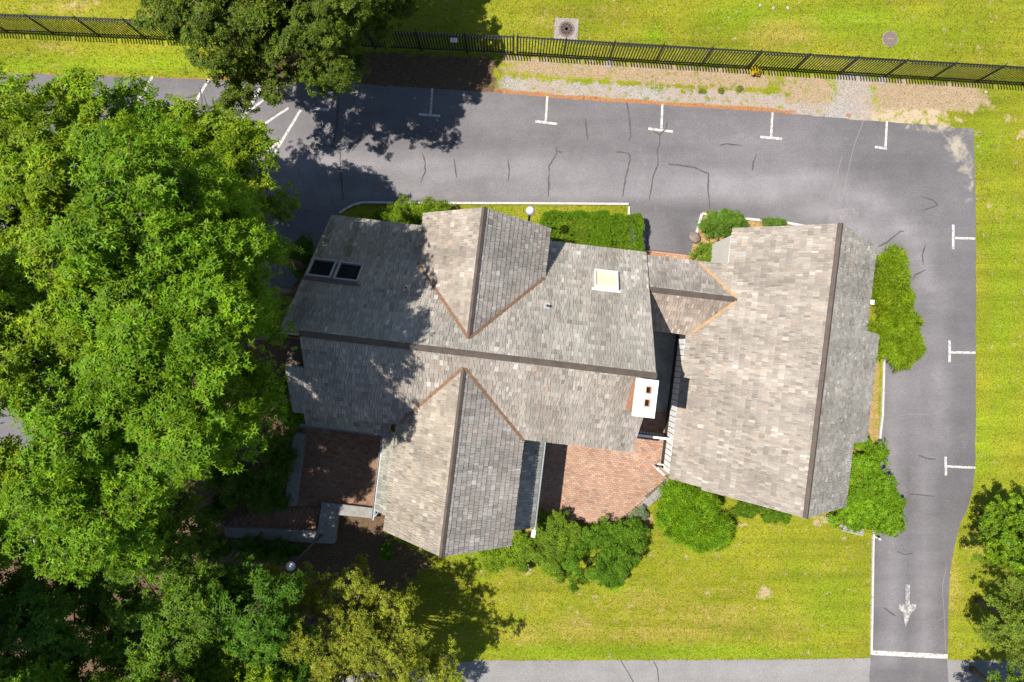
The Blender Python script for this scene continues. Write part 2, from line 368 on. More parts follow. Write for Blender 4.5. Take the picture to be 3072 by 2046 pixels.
lot = LOT_TOP + [(2926, 540), (2928, 800), (2927, 1210), (2926, 1390), (2918, 1470), (2900, 1530), (2876, 1585), (2862, 1640), (2852, 1700), (2845, 1800), (2842, 1975)] + \
      [(2610, 1975), (2612, 1960)] + EKERB[::-1][1:] + [(2070, 768), (1890, 752), (1888, 613)] + NKERB[::-1] + [(960, 720), (880, 860), (700, 1000), (400, 1150), (100, 1400), (-700, 1450)]
def wear(x, y):
    e = lambda cx, cy, rx, ry: np.clip(1.2 - np.sqrt(((x - cx) / rx) ** 2 + ((y - cy) / ry) ** 2), 0, 1)
    dust = np.maximum.reduce([e(2880, 450, 60, 75) * .75, e(2800, 385, 120, 16) * .8, e(2912, 520, 14, 150) * .6, e(2560, 420, 60, 70) * .35, e(2160, 425, 12, 10) * .8, e(2670, 380, 160, 14) * .7])
    def arc(pts, w):                                     # distance to a polyline
        d = np.full(x.shape, 1e9)
        for (ax, ay), (bx, by) in zip(pts[:-1], pts[1:]):
            t = np.clip(((x - ax) * (bx - ax) + (y - ay) * (by - ay)) / ((bx - ax) ** 2 + (by - ay) ** 2), 0, 1)
            d = np.minimum(d, np.hypot(x - ax - t * (bx - ax), y - ay - t * (by - ay)))
        return np.clip(1 - d / w, 0, 1)
    lanes = [[(700, 470), (2400, 545), (2600, 590), (2730, 700), (2800, 900), (2800, 1300), (2760, 1560), (2770, 1960)],
             [(700, 545), (2300, 590), (2480, 625), (2600, 700), (2700, 900), (2690, 1300), (2665, 1560), (2675, 1960)]]
    pale = np.maximum.reduce([arc(L, 52) for L in lanes])
    dark = np.maximum.reduce([arc([(2725, 1500), (2722, 1700), (2722, 1960)], 30) * .6, e(2780, 500, 190, 190) * .5, np.clip((x - 2560) / 120, 0, 1) * np.clip((y - 640) / 200, 0, 1) * .42, arc([(2040, 640), (2040, 760)], 60) * .5, arc([(1300, 590), (2600, 660)], 26) * .45, e(2700, 2010, 110, 30) * .5, arc([(2625, 1400), (2618, 1960)], 22) * .7])
    return np.stack([dust, pale, dark], 1)
lot_o = struct(sheet('parking_lot', lot, .012, M['asphalt'], wear, jit=1.3, grid=.8), 'grey asphalt car park and curving driveway round the house', 'car park')
street = struct(sheet('street', [(-900, 2105), (800, 2075), (1250, 1996), (1445, 1981), (2050, 1980), (2500, 1977), (2609, 1974), (2842, 1978), (3100, 1985), (4000, 2000), (4000, 2420), (-900, 2420)], .008, M['road'], lambda x, y: np.stack([x * 0, x * 0, x * 0], 1), jit=1.5), 'pale grey street along the bottom lawn', 'street')
apron = struct(sheet('driveway_apron', [(2612, 1971), (2842, 1974), (2850, 2120), (2600, 2120)], .017, M['asphalt'], wear, jit=2.0, grid=.6), 'dark driveway apron meeting the street', 'driveway')
# painted marks and crack sealing, children of the lot
def bar(name, a, b, w, m=None, z=.018, parent=lot_o, shape=None):
    a = Vector(a); b = Vector(b); d = (b - a).normalized(); nrm = Vector((-d.y, d.x)) * w / 2
    pts = shape or [a + nrm, b + nrm, b - nrm, a - nrm]
    sg = [(p[0], p[1]) for p in pts]
    return sheet(name, sg, z, m or M['paint'], None, 0, 0, parent)
for st, en, bl, b2 in [((1297, 265), (1292, 342), (1257, 343), (1321, 348)), ((1642, 289), (1637, 363), (1606, 364), (1671, 372)), ((1987, 312), (1984, 386), (1945, 386), (2018, 395)),
                       ((2317, 337), (2313, 410), (2281, 411), (2345, 417)), ((2660, 363), (2656, 440), (2624, 441), (2660, 446)),
                       ((2926, 716), (2864, 714), (2859, 674), (2859, 748)), ((2926, 1058), (2852, 1057), (2848, 1021), (2848, 1087)), ((2926, 1403), (2841, 1399), (2836, 1370), (2837, 1426))]:
    bar('bay_line', st, en, 6.6, z=.018); bar('bay_line', bl, b2, 7.2, z=.0195)
bar('bay_line', (946, 326), (987, 330), 8)
for a, b in [((290, 225), (255, 285)), ((458, 229), (400, 330)), ((627, 238), (540, 385)), ((795, 243), (700, 405)), ((903, 329), (818, 470))]: bar('bay_line', a, b, 7.5)
for a, b in [((756, 327), (812, 284)), ((758, 396), (866, 324)), ((795, 455), (842, 424))]: bar('bay_line', a, b, 6.5, z=.0195)
bar('stop_line', (2610, 1957), (2842, 1969), 14, z=.0195)
ar = bar('direction_arrow', 0, 0, 0, M['wornpaint']) if False else sheet('direction_arrow', [(2716, 1752), (2729, 1752), (2729, 1812), (2748, 1812), (2748, 1824), (2734, 1838), (2716, 1882), (2708, 1836), (2696, 1826), (2697, 1812), (2716, 1812)], .018, M['wornpaint'], None, 0, 0, lot_o)
cracks = [[(925, 437), (962, 436), (998, 438), (1010, 452), (1020, 461)], [(1014, 306), (1011, 379), (1004, 410), (998, 438)], [(1020, 439), (1021, 480), (1024, 540), (1030, 600)], [(1266, 458), (1276, 489), (1275, 515), (1262, 548)],
          [(1363, 477), (1365, 500), (1371, 534)], [(1524, 478), (1528, 505), (1524, 545)], [(1668, 441), (1670, 461), (1658, 480), (1647, 499), (1645, 590)], [(1670, 455), (1688, 456)], [(1757, 355), (1760, 390), (1764, 419)],
          [(1881, 306), (1890, 372), (1892, 410), (1887, 423)], [(1847, 456), (1888, 460), (1890, 482), (1876, 537), (1868, 592)], [(2002, 368), (1998, 384), (1980, 403), (1978, 430), (1971, 451), (1975, 492), (1957, 537), (1948, 600)],
          [(1957, 393), (1980, 405)], [(2005, 492), (2050, 497), (2085, 504), (2108, 515), (2124, 520), (2124, 560), (2129, 627)], [(2157, 437), (2181, 432), (2226, 437)], [(2269, 463), (2259, 489), (2257, 512)],
          [(2631, 742), (2660, 727), (2701, 693), (2710, 695)], [(2776, 734), (2766, 767), (2769, 794)], [(2776, 809), (2746, 825), (2738, 840)], [(2764, 589), (2800, 601), (2812, 615), (2797, 623), (2764, 631)],
          [(2755, 1366), (2778, 1374), (2806, 1378)], [(2726, 1482), (2762, 1484), (2800, 1489)], [(2690, 1654), (2715, 1663), (2737, 1661)], [(2651, 1822), (2668, 1836), (2686, 1848)], [(600, 262), (606, 300), (604, 345)], [(612, 285), (620, 315), (634, 340)]]
rc = random.Random(3)
for ck in cracks:
    pts = []
    for a, b in zip(ck[:-1], ck[1:]):
        n = max(2, int(math.dist(a, b) / 12))
        pts += [(a[0] + (b[0] - a[0]) * k / n + rc.uniform(-1.1, 1.1), a[1] + (b[1] - a[1]) * k / n + rc.uniform(-1.1, 1.1)) for k in range(n)]
    pts.append(ck[-1]); L = []; Rr = []
    for k, p in enumerate(pts):
        q0 = pts[max(k - 1, 0)]; q1 = pts[min(k + 1, len(pts) - 1)]; d = Vector((q1[0] - q0[0], q1[1] - q0[1])).normalized()
        w = rc.uniform(1.3, 2.7) * (.55 if k in (0, len(pts) - 1) else 1); L.append((p[0] - d.y * w, p[1] + d.x * w)); Rr.append((p[0] + d.y * w, p[1] - d.x * w))
    v = [P(*p) + Vector((0, 0, .0215)) for p in L + Rr]; n = len(pts)
    me = bpy.data.meshes.new('crack_seal'); me.from_pydata(v, [], [(k, k + 1, n + k + 1, n + k) for k in range(n - 1)]); me.update(); put('crack_seal', me, M['seal'], lot_o)
for ck in [[(1863, 1983), (1880, 2010), (1900, 2046)], [(1960, 1982), (1972, 2005), (1976, 2046)]]:
    v = []; n = len(ck)
    for s in (-1, 1): v += [P(p[0] + s * 1.6, p[1]) + Vector((0, 0, .013)) for p in ck]
    me = bpy.data.meshes.new('crack'); me.from_pydata(v, [], [(k, k + 1, n + k + 1, n + k) for k in range(n - 1)]); me.update(); put('crack', me, M['seal'], street)

pale = plain('sandy_crack', (.19, .172, .155), .9, .1, 0, .3, 12)
for ck in [[(2650, 1246), (2690, 1248), (2725, 1242), (2800, 1242), (2840, 1222)], [(2618, 1650), (2660, 1648), (2690, 1655)], [(2780, 1855), (2810, 1862), (2832, 1852)], [(2838, 1700), (2826, 1760), (2832, 1840), (2836, 1950)], [(2525, 600), (2560, 440), (2590, 362)],
           [(2470, 640), (2500, 560), (2525, 470)], [(1980, 398), (1935, 390), (1895, 380)], [(1500, 468), (1515, 471), (1524, 478)], [(2005, 492), (1976, 490)], [(2850, 1504), (2822, 1497)], [(2650, 1110), (2665, 1106), (2690, 1110)], [(2650, 1818), (2618, 1816)]]:
    v = []; n = len(ck)
    for sg in (-1, 1): v += [P(p[0] + sg * .75, p[1] + sg * .55) + Vector((0, 0, .0225)) for p in ck]
    me = bpy.data.meshes.new('hairline_crack'); me.from_pydata(v, [], [(k, k + 1, n + k + 1, n + k) for k in range(n - 1)]); me.update(); put('hairline_crack', me, pale, lot_o)

# ------------------------------------------------------------------ kerbs (jointed stones)
def kerb(name, line, w=.105, h=.12, label='', seg=1.6):
    t = thing(name, label, 'kerb', P(*line[0]))
    pts = [P(*p) for p in line]; base = pts[0]
    # resample by length
    out = [pts[0]]; acc = 0
    for a, b in zip(pts[:-1], pts[1:]):
        L = (b - a).length; n = max(1, round(L / seg)); out += [a + (b - a) * k / n for k in range(1, n + 1)]
    for a, b in zip(out[:-1], out[1:]):
        d = (b - a).normalized(); nn = Vector((-d.y, d.x, 0)) * w / 2; a2 = a + d * .006 - base; b2 = b - d * .006 - base
        up = Vector((0, 0, h + random.uniform(-.006, .006))); dn = Vector((0, 0, -.05))
        MB().hexa([a2 - nn + dn, b2 - nn + dn, b2 + nn + dn, a2 + nn + dn, a2 - nn + up, b2 - nn + up, b2 + nn + up, a2 + nn + up]).build('kerb_stone', M['kerb'], t)
    return t
kerb('kerb', NKERB, label='long pale kerb curving along the north lawn strip beside the car park')
kerb('kerb', [(1886, 620), (1886, 662)], .105, .12, 'short pale kerb at the hedge end beside the asphalt recess')
kerb('kerb', [(2088, 700), (2104, 642), (2230, 657), (2360, 670), (2480, 692), (2560, 747)], .125, .14, 'angled pale kerb round the mulch island by the entrance')
kerb('kerb', [(2640, 900), (2652, 1000), (2650, 1085), (2645, 1250), (2637, 1320), (2628, 1500), (2618, 1620), (2612, 1960)], .09, .11, 'long straight pale kerb between the lawn and the driveway')

# ------------------------------------------------------------------ pieces: shared unit meshes + one stuff mesh for the rest
UB_V = np.array([(-.5, -.5, 0), (.5, -.5, 0), (.5, .5, 0), (-.5, .5, 0), (-.5, -.5, 1), (.5, -.5, 1), (.5, .5, 1), (-.5, .5, 1)], float)
WG_V = np.array([(-.5, 0, -.9), (.5, 0, -.9), (.5, 1, -.9), (-.5, 1, -.9), (-.5, 0, 1), (.5, 0, 1), (.5, 1, -.1), (-.5, 1, -.1)], float)
HX_F = np.array([(0, 3, 2, 1), (4, 5, 6, 7), (0, 1, 5, 4), (1, 2, 6, 5), (2, 3, 7, 6), (3, 0, 4, 7)])
def pieces(name, stuffname, unit, mats, cols, score, m, parent, nmax=300):
    mats = np.array(mats); cols = np.array(cols); order = np.argsort(-np.array(score)); top = order[:nmax]; rest = order[nmax:]
    me = arr_mesh(name, unit, HX_F, np.ones((len(unit), 3))); me.materials.append(m)
    for k in top:
        o = bpy.data.objects.new(name, me); COL.objects.link(o); o.parent = parent
        o.matrix_basis = Matrix(mats[k].tolist()); o.color = (*cols[k], 1)
    if len(rest):
        u4 = np.concatenate([unit, np.ones((len(unit), 1))], 1)
        V = np.einsum('nij,kj->nki', mats[rest], u4)[:, :, :3].reshape(-1, 3)
        F = (HX_F[None] + (np.arange(len(rest)) * len(unit))[:, None, None]).reshape(-1, 4)
        o = put(stuffname, arr_mesh(stuffname, V, F, np.repeat(cols[rest], len(unit), 0)), m, parent); o['kind'] = 'stuff'

# ------------------------------------------------------------------ the house
house = thing('shingled_house', 'large rambling house with weathered grey shingle gables and a broad east wing', 'house', (0, 0, 0), -TH)
SH = {'m': [], 'c': [], 's': []}; rs = random.Random(11)
def roofz(U, V):                                         # upper envelope of the roof planes at a local point (for dropping buried shingles)
    z = -9.
    if -9.0 <= U <= 5.7:
        if -.68 <= V <= 4.79: z = max(z, 7.75 - .96 * (V + .68))
        if -4.11 <= V <= -.68 and not (U < -8.2 and V > -2.09): z = max(z, 7.75 + .86 * (V + .68))
    if -4.5 <= U <= 1.1 and -.3 <= V <= 5.11: z = max(z, 7.2 - 1.04 * abs(U + 1.70))
    if -4.5 <= U <= .99 and -8.77 <= V <= -1.1: z = max(z, 7.27 - .92 * abs(U + 1.755))
    if 5.2 <= U <= 9.7 and 1.27 <= V <= 4.68: z = max(z, 4.07 - .945 * abs(V - 2.98))
    if -5.61 <= V <= 6.19:
        if 9.22 <= U <= 12.44 or (8.02 <= U < 9.22 and V < 4.55): z = max(z, 7 - 1.055 * (12.44 - U))
        if 12.44 <= U <= 15.7 or (12.44 <= U <= 17.02 and -2.73 < V < 2.34): z = max(z, 7 - 1.055 * (U - 12.44))
    return z
PAL = [((.335, .302, .266), 5), ((.305, .276, .245), 5), ((.36, .326, .290), 4), ((.28, .252, .223), 2.5), ((.395, .362, .325), 1.6), ((.35, .298, .252), 1.8), ((.455, .425, .39), .35), ((.235, .208, .18), .6), ((.32, .265, .22), .8)]
WP = [rs.uniform(0, 6.28) for _ in range(8)]
def weather(s, t): return 1 + .07 * math.sin(s * 2.1 + WP[0]) + .05 * math.sin(s * 5.3 + .7 * t + WP[1]) + .04 * math.sin(t * 1.7 + s * .9 + WP[2]) + .03 * math.sin(s * 11 + WP[3])
def slope(name, eave0, sdir, tdir, slen, tlen, ok=None, deck=True, tone=(1, 1, 1), exp=.25, var=1.0, moss=None, parent=None, th=.10, wmin=.08, wmax=.22):
    e0 = Vector(eave0); sd = Vector(sdir).normalized(); td = Vector(tdir).normalized(); nd = sd.cross(td)
    if nd.z < 0: nd = -nd
    if deck:
        c = [e0, e0 + sd * slen, e0 + sd * slen + td * tlen, e0 + td * tlen]
        MB().hexa([p - nd * (th + .02) for p in c] + [p - nd * .02 for p in c]).build('roof_deck', M['fascia'], parent or house)
    cols, ws = zip(*PAL); rows = int(tlen / exp)
    ex = tlen / rows
    for r in range(rows):
        s = -rs.uniform(0, .12); rowtone = rs.uniform(.96, 1.04)
        while s < slen:
            w = rs.uniform(wmin, wmax) * rs.choice((.8, 1, 1, 1.15)); a = max(s, 0); b = min(s + w, slen)
            if b - a > .03:
                cs = (a + b) / 2; t0 = r * ex + rs.uniform(-.014, .014) - (.03 if r == 0 else 0)
                if ok is None or (ok(a + .01, t0 + ex * .5) and ok(b - .01, t0 + ex * .5)):
                    p = e0 + sd * cs + td * t0; mid = e0 + sd * cs + td * (t0 + ex / 2)
                    ln = min(ex * 1.5, tlen - r * ex + .02)
                    if roofz(mid.x, mid.y) - mid.z < .22:
                        h = rs.uniform(.018, .032); tw = rs.uniform(-.012, .012)
                        s2 = (sd + td * tw).normalized(); t2 = (td - sd * tw).normalized()
                        mt = [[s2[k] * (b - a - rs.uniform(.006, .022)), t2[k] * ln, nd[k] * h, p[k]] for k in range(3)] + [[0, 0, 0, 1]]
                        c = rs.choices(cols, ws)[0]; f = rowtone * weather(cs, t0) * (1 + var * rs.uniform(-.11, .11)); mo = moss(cs, t0) if moss else None
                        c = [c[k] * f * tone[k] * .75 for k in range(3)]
                        if mo: c = [c[k] * (1 - mo[0]) + mo[1][k] * mo[0] for k in range(3)]
                        SH['m'].append(mt); SH['c'].append(c)
                        d = HC - mid.z; view = Vector((-mid.x, -mid.y, d)).normalized()
                        wp = HL(mid.x, mid.y); vis = 1.0 if wp.x * FPX / d + CX > 960 else .1
                        SH['s'].append((b - a) * ex * abs(view.dot(nd)) / d ** 2 * vis)
            s += w
# main range
kN, kS = .96, .86
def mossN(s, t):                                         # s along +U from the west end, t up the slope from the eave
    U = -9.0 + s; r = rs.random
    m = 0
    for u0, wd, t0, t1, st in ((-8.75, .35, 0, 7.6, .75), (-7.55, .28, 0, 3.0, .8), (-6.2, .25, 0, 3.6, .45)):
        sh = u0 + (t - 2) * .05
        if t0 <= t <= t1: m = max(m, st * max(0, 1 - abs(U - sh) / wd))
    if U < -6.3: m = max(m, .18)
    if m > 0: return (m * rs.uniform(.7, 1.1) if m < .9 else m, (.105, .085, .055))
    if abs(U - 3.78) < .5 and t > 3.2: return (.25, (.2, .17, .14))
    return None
LN = math.hypot(5.47, 5.25); LS = math.hypot(3.43, 2.95)
slope('N', (-9.0, 4.79, 2.50), (1, 0, 0), (0, -5.47, 5.25), 14.7, LN, None, True, (1.04, 1.05, 1.03), moss=mossN)
slope('S', (-8.2, -4.11, 4.80), (1, 0, 0), (0, 3.43, 2.95), 13.9, LS, None, True, (1.03, 1.0, .97))
slope('SW', (-9.0, -4.11, 4.80), (1, 0, 0), (0, 3.43, 2.95), .8, LS * .585, None, True, (.9, .93, .93))
# north and south cross gables
LG = math.hypot(2.78, 2.90)
slope('NgE', (1.08, -.2, 4.30), (0, 1, 0), (-2.78, 0, 2.90), 5.31, LG, None, True, (1.18, 1.17, 1.15))  # east face: shingle colour lightened to make up for the grazing sun
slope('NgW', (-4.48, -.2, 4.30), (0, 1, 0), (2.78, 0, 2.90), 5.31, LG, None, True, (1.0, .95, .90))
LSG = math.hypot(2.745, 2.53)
slope('SgE', (.99, -8.77, 4.74), (0, 1, 0), (-2.745, 0, 2.53), 7.6, LSG, None, True, (1.18, 1.17, 1.16))  # lighter shingle colour here too, offsetting weak sun on the east side
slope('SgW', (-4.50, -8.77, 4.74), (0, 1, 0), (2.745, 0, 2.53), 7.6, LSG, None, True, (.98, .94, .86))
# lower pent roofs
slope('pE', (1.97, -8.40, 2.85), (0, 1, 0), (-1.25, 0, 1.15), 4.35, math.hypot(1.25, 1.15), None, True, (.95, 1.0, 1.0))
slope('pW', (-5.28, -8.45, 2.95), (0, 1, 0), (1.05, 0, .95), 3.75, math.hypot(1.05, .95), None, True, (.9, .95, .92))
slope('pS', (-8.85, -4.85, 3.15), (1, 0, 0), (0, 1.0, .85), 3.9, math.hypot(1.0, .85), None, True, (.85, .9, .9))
# connector
LC = math.hypot(1.70, 1.60)
slope('cN', (5.2, 4.68, 2.47), (1, 0, 0), (0, -1.70, 1.60), 4.9, LC, None, True, (.97, .96, .95))
slope('cS', (5.2, 1.28, 2.47), (1, 0, 0), (0, 1.70, 1.60), 4.4, LC, None, True, (1.05, .95, .88))
# east wing
LW = math.hypot(1, 1.055); k = 1.055
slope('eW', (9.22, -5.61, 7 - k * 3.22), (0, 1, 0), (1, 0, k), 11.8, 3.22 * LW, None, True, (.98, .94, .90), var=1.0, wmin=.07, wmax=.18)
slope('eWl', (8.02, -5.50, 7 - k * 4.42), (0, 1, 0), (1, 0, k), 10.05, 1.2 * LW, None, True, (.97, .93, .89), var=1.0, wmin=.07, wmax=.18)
slope('eE', (15.7, -5.61, 7 - k * 3.26), (0, 1, 0), (-1, 0, k), 11.8, 3.26 * LW, None, True, (1.25, 1.25, 1.23), exp=.2)  # paler tone brightens the wing's dim east slope through its colour
slope('eEl', (17.02, -2.73, 7 - k * 4.58), (0, 1, 0), (-1, 0, k), 5.07, 1.32 * LW, None, True, (1.25, 1.25, 1.23), exp=.2)  # same added brightness in the colour as the east slope above
roof = put('shingle_roof', MB().box(-1.9, -1.5, -.9, -.5, 6.5, 7.0).mesh('shingle_roof'), M['fascia'], house)   # ridge block that carries the shingle courses
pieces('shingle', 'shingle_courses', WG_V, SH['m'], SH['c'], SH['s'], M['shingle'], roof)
# ridge caps, valley flashings
def ridgecap(a, b, side, kk1, kk2, w=.17):
    a = Vector(a); b = Vector(b); d = (b - a).normalized(); sx = Vector((-d.y, d.x, 0))
    L = sx * w - Vector((0, 0, kk1 * w)); Rr = -sx * w - Vector((0, 0, kk2 * w)); up = Vector((0, 0, .05))
    n = max(1, int((b - a).length / 2.4))
    for q in range(n):
        p0 = a + (b - a) * (q / n) + d * .004; p1 = a + (b - a) * ((q + 1) / n) - d * .004; up = Vector((0, 0, .052 + .004 * (q % 2)))
        MB().add([p0 + L + up, p0 + up, p0 + Rr + up, p1 + L + up, p1 + up, p1 + Rr + up, p0 + L + up * .2, p0 + Rr + up * .2, p1 + L + up * .2, p1 + Rr + up * .2],
                 [(0, 1, 4, 3), (1, 2, 5, 4), (0, 3, 8, 6), (2, 7, 9, 5), (6, 8, 9, 7), (0, 6, 7, 2, 1), (3, 4, 5, 9, 8)]).build('ridge_cap', M['ridge'], house)
ridgecap((-8.2, -.68, 7.75), (5.72, -.68, 7.75), 0, kN, kS, .125)
ridgecap((-1.70, -.2, 7.2), (-1.70, 5.13, 7.2), 0, 1.04, 1.04, .105)
ridgecap((-1.755, -8.79, 7.27), (-1.755, -1.25, 7.27), 0, .92, .92, .10)
ridgecap((5.6, 2.98, 4.07), (9.62, 2.98, 4.07), 0, .945, .945, .125)
ridgecap((12.44, -5.63, 7.0), (12.44, 6.21, 7.0), 0, 1.055, 1.055, .11)
def valley(a, b, w=.125, m=None, n1=None):
    a = Vector(a); b = Vector(b); d = (b - a).normalized(); sx = d.cross(Vector((0, 0, 1))).normalized() * w / 2; up = sx.cross(d).normalized()
    if up.z < 0: up = -up
    o = up * .05; e = up * .065
    n = max(1, int((b - a).length / 1.5))
    for q in range(n):
        p0 = a + (b - a) * (q / n); p1 = a + (b - a) * ((q + 1) / n) - d * .01
        MB().hexa([p0 - sx + o, p1 - sx + o, p1 + sx + o, p0 + sx + o, p0 - sx + e, p1 - sx + e, p1 + sx + e, p0 + sx + e]).build('valley_flashing', m or M['copper'], house)
vz = lambda U: 7.2 - 1.04 * abs(U + 1.70)
def vN(U): z = vz(U); return (U, -.68 + (7.75 - z) / kN, z)
def vS(U): z = 7.27 - .92 * abs(U + 1.755); return (U, -.68 - (7.75 - z) / kS, z)
valley(vN(-4.45), vN(-1.72)); valley(vN(1.05), vN(-1.68)); valley(vS(-4.3), vS(-1.77)); valley(vS(.98), vS(-1.74))
def vE(V): z = 4.07 - .945 * abs(V - 2.98); return (12.44 - (7 - z) / 1.055, V, z)
g = plain('bright_copper', (.33, .205, .10), .6, .4, 0, .3, 5); valley(vE(4.6), vE(3.02), .13, g); valley(vE(1.36), vE(2.94), .13, g)
# fascia boards along eaves, gutters
def board(a, b, h=.16, t=.03, m=None, name='fascia_board'):
    a = Vector(a); b = Vector(b); d = (b - a).normalized(); nn = Vector((-d.y, d.x, 0)) * t / 2; dn = Vector((0, 0, -h))
    return MB().hexa([a - nn + dn, b - nn + dn, b + nn + dn, a + nn + dn, a - nn, b - nn, b + nn, a + nn]).build(name, m or M['fascia'], house)
def gutter(a, b, m=None):
    a = Vector(a); b = Vector(b); d = (b - a).normalized(); nn = Vector((-d.y, d.x, 0))
    prof = [(-.055, 0), (-.055, -.08), (.055, -.08), (.055, 0), (.045, 0), (.045, -.068), (-.045, -.068), (-.045, 0)]
    MB().extr([a + nn * x + Vector((0, 0, z)) for x, z in prof], b - a).build('gutter', m or M['gutter'], house)
gutter((2.04, -8.45, 2.86), (2.04, -4.1, 2.86)); gutter((-5.36, -8.9, 2.95), (-5.36, -4.8, 2.95)); gutter((-9.1, -4.93, 3.15), (-4.95, -4.93, 3.15))
MB().box(1.93, 2.12, -8.85, -8.50, 2.66, 2.74).build('gutter_end', M['white'], house, bevel=.01)
for (U, V) in ((2.04, -8.42), (-5.36, -8.88)): MB().tube([(U, V, 2.8), (U, V, 0)], .04).build('downpipe', M['white'], house, True)
# walls
def wall_gable(poly, d, m=None, name='wall'): return MB().extr(poly, d).build(name, m or M['siding'], house)
wall_gable([(-8.05, -3.75, 0), (-8.05, -3.75, 4.85), (-8.05, -.68, 7.45), (-8.05, 4.4, 2.55), (-8.05, 4.4, 0)], (13.4, 0, 0))
wall_gable([(-8.85, -3.75, 0), (-8.85, -3.75, 4.85), (-8.85, -2.25, 6.1), (-8.85, -2.25, 0)], (.8, 0, 0))
wall_gable([(-8.8, -.55, 0), (-8.8, -.55, 7.2), (-8.8, 4.4, 2.55), (-8.8, 4.4, 0)], (.75, 0, 0))
wall_gable([(-4.15, 4.0, 0), (-4.15, 4.0, 4.4), (-1.70, 4.0, 6.95), (.75, 4.0, 4.4), (.75, 4.0, 0)], (0, .85, 0))
wall_gable([(-4.2, -8.45, 0), (-4.2, -8.45, 4.75), (-1.755, -8.45, 7.0), (.68, -8.45, 4.75), (.68, -8.45, 0)], (0, 4.7, 0))
wall_gable([(5.35, 1.55, 0), (5.35, 1.55, 2.45), (5.35, 2.98, 3.8), (5.35, 4.4, 2.45), (5.35, 4.4, 0)], (3.9, 0, 0))
wall_gable([(9.24, -5.3, 0), (9.24, -5.3, 3.35), (12.44, -5.3, 6.75), (15.4, -5.3, 3.5), (15.4, -5.3, 0)], (0, 11.2, 0))
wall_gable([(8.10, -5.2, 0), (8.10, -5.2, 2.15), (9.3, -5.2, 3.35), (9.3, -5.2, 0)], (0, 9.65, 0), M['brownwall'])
wall_gable([(15.35, -2.5, 0), (15.35, -2.5, 3.55), (16.7, -2.5, 2.2), (16.7, -2.5, 0)], (0, 4.6, 0))
for q in range(24):                                      # white boards under the east wing's low eave
    v0 = 1.05 - q * .265
    MB().box(7.985, 8.04, v0 - .235, v0, 1.15, 2.28).build('wall_board', M['white'], house)
board((9.2, 6.2, 3.62), (12.44, 6.2, 7.0)) if False else None
# corner post and brace under the wing's low eave
pb = MB(); pb.tube([(7.75, -5.32, 0), (7.75, -5.32, 1.05)], .05); pb.hexa([(7.70, -5.36, .98), (8.08, -5.62, .98), (8.10, -5.54, .98), (7.72, -5.28, .98), (7.70, -5.36, 1.06), (8.08, -5.62, 1.06), (8.10, -5.54, 1.06), (7.72, -5.28, 1.06)]); pb.box(7.72, 8.06, -5.12, -5.06, .98, 1.05)
pb.build('porch_rail', M['white'], house)
# chimneys
def brickstack(name, U0, U1, V0, V1, z0, z1, parent):
    st = MB().box(U0 + .012, U1 - .012, V0 + .012, V1 - .012, z0, z1).build(name, M['mortar'], parent); mats = []; cols = []; sc = []; row = 0; z = z0; rb = random.Random(5)
    while z + .065 <= z1 + .001:
        for fc in range(4):
            L = (U1 - U0) if fc in (0, 2) else (V1 - V0); s = -.11 * (row % 2)
            while s < L:
                a = max(s, 0); b = min(s + .21, L); s += .22
                if b - a < .04: continue
                c = (a + b) / 2; w = b - a - .008
                pos = [(U0 + c, V0 + .03), (U1 - .03, V0 + c), (U0 + c, V1 - .03), (U0 + .03, V0 + c)][fc]
                sx, sy = (w, .06) if fc in (0, 2) else (.06, w); f = rb.uniform(.75, 1.2)
                mats.append([[sx, 0, 0, pos[0]], [0, sy, 0, pos[1]], [0, 0, .057, z + .004], [0, 0, 0, 1]]); cols.append([.40 * f, .20 * f, .115 * f]); sc.append((3 if fc == 3 else 1) * w + z * .01)
        z += .067; row += 1
    pieces('brick', 'brick_courses', UB_V, mats, cols, sc, M['brick'], st, 120); return st
brickstack('chimney', 4.87, 5.55, -2.15, -.90, 3.6, 8.42, house)
hu = [4.79, 5.16, 5.42, 5.62]; hv = [-2.24, -1.86, -1.54, -1.37, -1.06, -.82]
cp = MB()
for iu in range(3):
    for iv in range(5):
        if iu == 1 and iv in (1, 3): continue
        cp.box(hu[iu], hu[iu + 1], hv[iv], hv[iv + 1], 8.42, 8.62)
cm = cp.mesh('chimney_cap'); bm = bmesh.new(); bm.from_mesh(cm); bmesh.ops.remove_doubles(bm, verts=bm.verts, dist=.001)
seen = {}
for f in list(bm.faces):
    key = tuple(sorted(v.index for v in f.verts)); seen.setdefault(key, []).append(f)
bmesh.ops.delete(bm, geom=[f for fs in seen.values() if len(fs) > 1 for f in fs], context='FACES_ONLY'); bm.to_mesh(cm); bm.free()
capo = put('chimney_cap', cm, M['capwhite'], house)
for iv in (1, 3):
    fl = MB(); a, b, c2, d2 = 5.17, 5.41, hv[iv] + .01, hv[iv + 1] - .01; t = .035
    for x0, x1, y0, y1 in ((a, a + t, c2, d2), (b - t, b, c2, d2), (a + t, b - t, c2, c2 + t), (a + t, b - t, d2 - t, d2)): fl.box(x0, x1, y0, y1, 8.43, 8.60)
    fl.build('flue', M['flue'], capo); MB().box(a + .04, b - .04, c2 + .04, d2 - .04, 8.425, 8.44).build('flue_opening', M['dark'], capo)
brickstack('brick_stack', -9.08, -8.28, -2.05, -.95, 3.0, 6.15, house)
